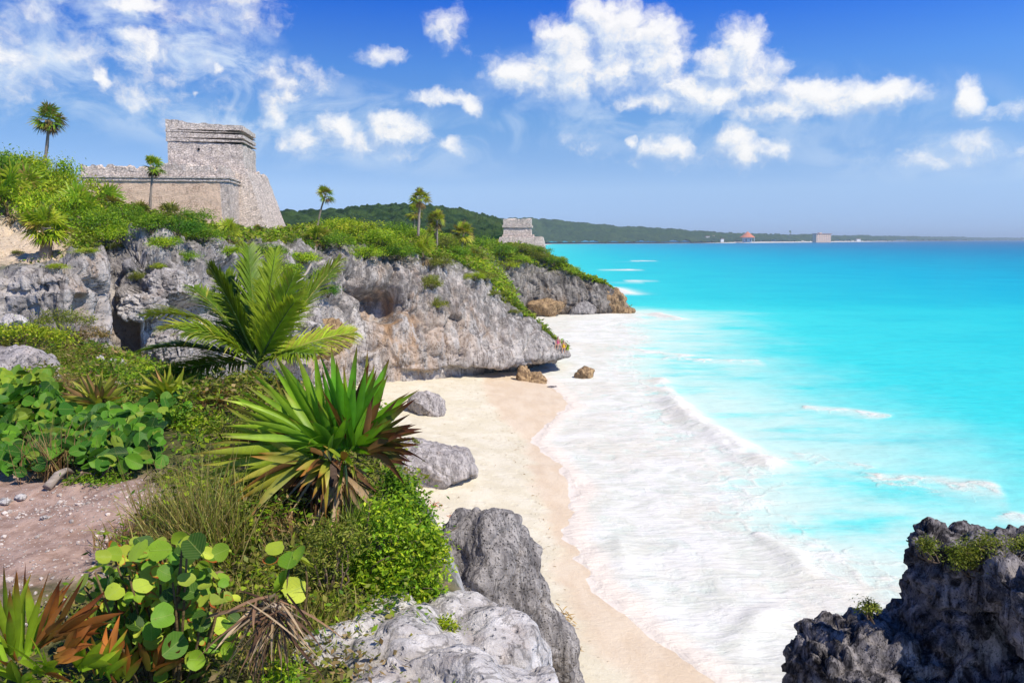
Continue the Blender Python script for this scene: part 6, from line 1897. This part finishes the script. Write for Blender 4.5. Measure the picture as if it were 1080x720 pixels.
def dry_frond():
    D = 4.6
    base = U(286, 700, D); base[2] = drop(base[0], base[1])
    r = empty('dry_frond', base, 'withered grey brown palm frond drooping over the bottom edge', 'dead frond')
    rg = np.random.default_rng(3)
    m = Mesher(); k = U(288, 640, D - .1) - base
    for i in range(150):
        tx, ty = rg.normal(272, 34), rg.uniform(660, 735)
        tgt = U(tx, ty, D + rg.uniform(-.35, .1)) - base
        v = tgt - k; L = np.linalg.norm(v); v[2] += L * .22
        c = np.array([(.30, .21, .14), (.20, .12, .08), (.42, .32, .22), (.12, .07, .05)][rg.integers(0, 4)]) * rg.uniform(.7, 1.2)
        m.blade(k + rg.normal(0, .05, 3), v + rg.normal(0, .10, 3), np.cross(v, rg.normal(size=3)), L * rg.uniform(.5, 1.05), rg.uniform(.008, .024), c * .8, c, .22, .35, 6, .4, None, .8, rg.normal(0, .1))
    m.obj('blades', M_DRY, r)
    m = Mesher(); m.tube([k + np.array([.1, .1, -.25]), k + np.array([.06, .03, -.03]), k + np.array([0, 0, .01]), k + np.array([-.05, -.03, .0])], [.02, .022, .02, .012], (.36, .29, .22), 6)
    m.obj('stalk', M_BARK, r)
    a = hit(50, 518, ('ground',)); b = hit(80, 498, ('ground',))
    if a is not None and b is not None:
        m = Mesher(); t_ = np.linspace(0, 1, 8)[:, None]
        m.tube((b - a) * t_ + np.sin(t_ * np.pi * 1.2) * np.array([.03, 0, .08]) + np.array([0, 0, .04]), np.linspace(.05, .022, 8), (.36, .30, .25), 7, .004, rg)
        tag(m.obj('bare_root', M_BARK, None, loc=a), 'bare grey root lying at the edge of the dirt path', 'root')
    # seaweed and leaves washed up on the sand
    for px, py, sz, lb in ((592, 656, .45, 'clump of tan driftwood and weed beside the big grey boulder'), (606, 683, .22, 'small clump of weed below the tan driftwood on the sand'), (455, 533, .5, 'scatter of reddish leaves on the sand above the grey boulder'), (478, 545, .3, 'few reddish leaves on the sand nearest the grey boulder')):
        q = hit(px, py, ('beach',))
        if q is None: continue
        m = Mesher()
        tan = 'driftwood' in lb or 'weed' in lb
        for i in range(70 if tan else 40):
            p = rg.normal(0, .45, 3) * sz; p[2] = abs(p[2]) * (.9 if tan and sz > .3 else .12) * max(0, 1 - (p[0] ** 2 + p[1] ** 2) / sz ** 2) + .02
            d = rg.normal(size=3); d[2] *= .35
            c = np.array((.46, .33, .18) if tan else (.45, .17, .09)) * rg.uniform(.6, 1.2)
            m.blade(p, d, rg.normal(size=3), sz * rg.uniform(.3, .8), sz * .10, c, c, .1, .2, 3)
        tag(m.obj('washed_up_weed' if tan else 'leaf_litter', M_DRY, None, loc=q), lb, 'beach debris')


dry_frond()


# ------------------------------------------------------------------ uncountable cover
def cover():
    rg = np.random.default_rng(9)
    # ground plants on the soft slope
    m = Mesher()
    n = 26000
    y = np.concatenate([rg.uniform(4.2, 12, n // 2), rg.uniform(12, 27, n // 2)]); x = rg.uniform(-1, 1, n)
    px = rg.uniform(-40, 560, n); x = (px - 540) / FPX * y * 1.0
    z = ground_z(x, y)
    Q = np.stack([x, y, 0 * x], 1)
    dirt = np.exp(-(((x + 5.6) / 2.1) ** 2 + ((y - 6.9) / 1.7) ** 2)) + np.exp(-(((x + 9.0) / 4.6) ** 2 + ((y - 7.0) / 1.6) ** 2))
    pat = fbm(Q * .9, 4, 3)
    keep = (dirt + pat * .5 < .30 + rg.random(n) * .12) & (x < edge_x(y) - np.where(y < 8, .55, .0)) & ((pat > -.12) | (rg.random(n) < .35)) & ~((y > 7.5) & (y < 11.2) & (px < 178)) & ((y > 5.6) | (rg.random(n) < .5))
    x, y, z = x[keep], y[keep], z[keep]; n = len(x)
    P = np.stack([x, y, z + .06 + np.clip(fbm(np.stack([x * .8 + 31, y * .8 + 31, 0 * x], 1), 4, 12) + .05, 0, 1) * np.where(y < 6, .45, 1.1)], 1)
    tone = fbm(np.stack([x * .45, y * .45, 0 * x], 1), 3, 8) + rg.normal(0, .18, n)
    pal = np.array(PAL['brown'] * 2 + PAL['olive'] + PAL['yellow'][:2] + PAL['mid'] + PAL['bright'])
    ci = np.clip(((tone + .70) / 1.4 * len(pal)).astype(int), 0, len(pal) - 1)
    for rep in range(6):
        p = P + rg.normal(0, .10, (n, 3)) * np.array([1, 1, .6])
        s_ = (rg.uniform(.014, .042, n) * (.55 + y / 13))[:, None]
        nr = rg.normal(0, .6, (n, 3)); nr[:, 2] = 1; nr /= np.linalg.norm(nr, axis=1, keepdims=True)
        a = np.cross(nr, rg.normal(size=(n, 3))); a /= np.linalg.norm(a, axis=1, keepdims=True); b = np.cross(nr, a)
        wv = np.where(rg.random((n, 1)) < .4, .18, .5)
        V4 = np.stack([p - a * s_, p + b * s_ * wv - nr * s_ * .1, p + a * s_, p - b * s_ * wv - nr * s_ * .1], 1)
        m.quads(V4, np.clip(pal[ci] * (1 + rg.normal(0, .2, (n, 1))), .004, .9))
    kind(m.obj('ground_cover', M_LEAF), 'stuff')
    # scrub leaves on the cliff tops
    m = Mesher()
    for GPt, (tu, tv), vmin, dens, size in ((CP, CT, 3.35, .5, .17), (HP, HT, 3.25, .36, .24)):
        nu, nv = GPt.shape[:2]
        N = grid_normals(GPt); sgn = np.sign(N[..., 2].mean()); N = N * sgn
        ok = np.repeat((tv > vmin)[None], nu, 0) & (N[..., 2] > .45)
        pts = GPt[ok]; TU = np.repeat(tu[:, None], nv, 1)[ok]; TV = np.repeat(tv[None], nu, 0)[ok]
        if GPt is CP:
            sand = (np.abs(TU - 2.0) < 1.5) & (np.abs(TV - 4.0) < .62)
            pts = pts[~sand]
        c = fbm(pts * .35, 4, 5)
        pts = pts[(c + rg.normal(0, .15, len(pts))) > -.18]
        pts = pts[rg.random(len(pts)) < dens]
        for rep in range(5):
            n = len(pts)
            sz = size * np.clip(pts[:, 1] / 60, .55, 1.4)
            p = pts + rg.normal(0, .28, (n, 3)) * np.array([1, 1, .6]) + np.array([0, 0, .22])
            s_ = (sz * rg.uniform(.5, 1.2, n))[:, None]
            nr = rg.normal(0, .7, (n, 3)); nr[:, 2] = 1; nr /= np.linalg.norm(nr, axis=1, keepdims=True)
            a = np.cross(nr, rg.normal(size=(n, 3))); a /= np.linalg.norm(a, axis=1, keepdims=True); b = np.cross(nr, a)
            V4 = np.stack([p - a * s_, p + b * s_ * .45, p + a * s_, p - b * s_ * .45], 1)
            tone = fbm(p * .25, 3, 18) + rg.normal(0, .15, n)
            pal = np.array(PAL['dark'][2:] + PAL['mid'] + PAL['olive'] + PAL['bright'][1:] + PAL['yellow'])
            ci = np.clip(((tone + .6) / 1.2 * len(pal)).astype(int), 0, len(pal) - 1)
            m.quads(V4, np.clip(pal[ci] * (1 + rg.normal(0, .2, (n, 1))), .004, .9))
    kind(m.obj('scrub_cover', M_LEAF), 'stuff')
    m = Mesher()                                              # weed, shells and bits left along the tide line
    for i in range(260):
        y_ = rg.uniform(20, 66); x_ = WET(y_) - abs(rg.normal(0, .5)) - (0 if i % 3 else rg.uniform(0, 5))
        p_ = np.array([x_, y_, beach_z(np.array([x_]), np.array([y_]))[0] + .03]); sz_ = rg.uniform(.03, .10) * min(1.3, .4 + y_ / 50)
        m.blade(p_, np.array([rg.normal(), rg.normal(), .1]), np.array([rg.normal(), rg.normal(), .05]), sz_ * 1.6, sz_ * .4, np.array((.30, .19, .10)) * rg.uniform(.5, 1.6), np.array((.34, .24, .14)), .05, .2, 2)
    kind(m.obj('beach_litter', M_DRY), 'stuff')
    # pebbles on the path
    v0, f0 = ico(1); m = Mesher()
    for i in range(900):
        px, py = rg.uniform(-30, 190), rg.uniform(512, 640) if i % 3 else rg.normal(526, 7)
        d = pix_dir(px, py); t_ = (-2.55) / d[2]; q = CAM + d * t_
        q = np.array([q[0], q[1], ground_z(q[:1], q[1:2])[0]])
        zz = drop(q[0], q[1], 12)
        s_ = np.array([1, rg.uniform(.6, 1), rg.uniform(.4, .7)]) * np.clip(rg.lognormal(-4.6, .5), .004, .04)
        a = rg.uniform(0, 6.28); M_ = np.array([[math.cos(a), -math.sin(a), 0], [math.sin(a), math.cos(a), 0], [0, 0, 1]])
        c = np.array((.60, .52, .46)) * rg.uniform(.6, 1.15)
        m.add((v0 * (1 + rg.normal(0, .12, (len(v0), 1)))) * s_ @ M_.T + np.array([q[0], q[1], zz + s_[2] * .4]), tri4(f0), c)
    kind(m.obj('gravel', M_BARK, None, False), 'stuff')


cover()


# ------------------------------------------------------------------ two people sitting on the cliff tip
def people():
    q = hit(592, 368, ('cliff',))
    if q is None: q = U(592, 368, 73.5)
    skin = plain('skin', (.45, .27, .19), .6)

    def skinned(name, J, E, mat, parent):
        me = bpy.data.meshes.new('body'); me.from_pydata([j[0] for j in J], E, [])
        o = bpy.data.objects.new('body_tmp', me); S.collection.objects.link(o)
        o.modifiers.new('s', 'SKIN'); sb = o.modifiers.new('u', 'SUBSURF'); sb.levels = 2; sb.render_levels = 2
        for i, j in enumerate(J): me.skin_vertices[0].data[i].radius = (j[1], j[2] if len(j) > 2 else j[1])
        me.skin_vertices[0].data[0].use_root = True
        ev = o.evaluated_get(bpy.context.evaluated_depsgraph_get()); m2 = bpy.data.meshes.new_from_object(ev); m2.name = name
        bpy.data.objects.remove(o); m2.materials.clear(); m2.materials.append(mat)
        return link(name, m2, parent)
    for dx, dy, rz, col, lb in ((-.28, .15, -.3, (.80, .16, .28), 'person in pink sitting on the pointed cliff tip over the surf'), (.32, -.1, -.1, (.85, .55, .04), 'person in yellow sitting outermost on the cliff tip over the surf')):
        h_ = hit(588.5 if dx < 0 else 594.5, 364.5 if dx < 0 else 368.5, ('cliff',))
        h_ = q if h_ is None else h_
        r = empty('person', (h_[0], h_[1], h_[2] - .03), lb, 'person', 'people on the cliff tip', rz)
        J = [((0, 0, .12), .15, .12), ((0, .02, .35), .13, .10), ((0, 0, .55), .17, .10), ((0, -.02, .66), .06), ((0, -.04, .76), .085, .095), ((0, -.04, .86), .08, .09)]
        E = [(0, 1), (1, 2), (2, 3), (3, 4), (4, 5)]
        for sg in (-1, 1):
            b = len(J)
            J += [((sg * .09, -.05, .10), .085), ((sg * .11, -.42, .22), .06), ((sg * .11, -.55, -.15), .045), ((sg * .11, -.68, -.17), .035),
                  ((sg * .19, 0, .56), .055), ((sg * .24, -.08, .32), .042), ((sg * .16, -.28, .22), .034), ((sg * .13, -.36, .20), .028)]
            E += [(0, b), (b, b + 1), (b + 1, b + 2), (b + 2, b + 3), (2, b + 4), (b + 4, b + 5), (b + 5, b + 6), (b + 6, b + 7)]
        skinned('body', J, E, skin, r)
        cl = plain('cloth', col, .8)
        skinned('shirt', [((0, 0, .10), .175, .145), ((0, .02, .34), .155, .125), ((0, 0, .54), .185, .12), ((0, -.01, .60), .10)], [(0, 1), (1, 2), (2, 3)], cl, r)
        skinned('hair', [((0, -.02, .84), .10, .105), ((0, .0, .90), .07)], [(0, 1)], plain('hair', (.03, .02, .015), .7), r)


people()
if HAZE: haze()
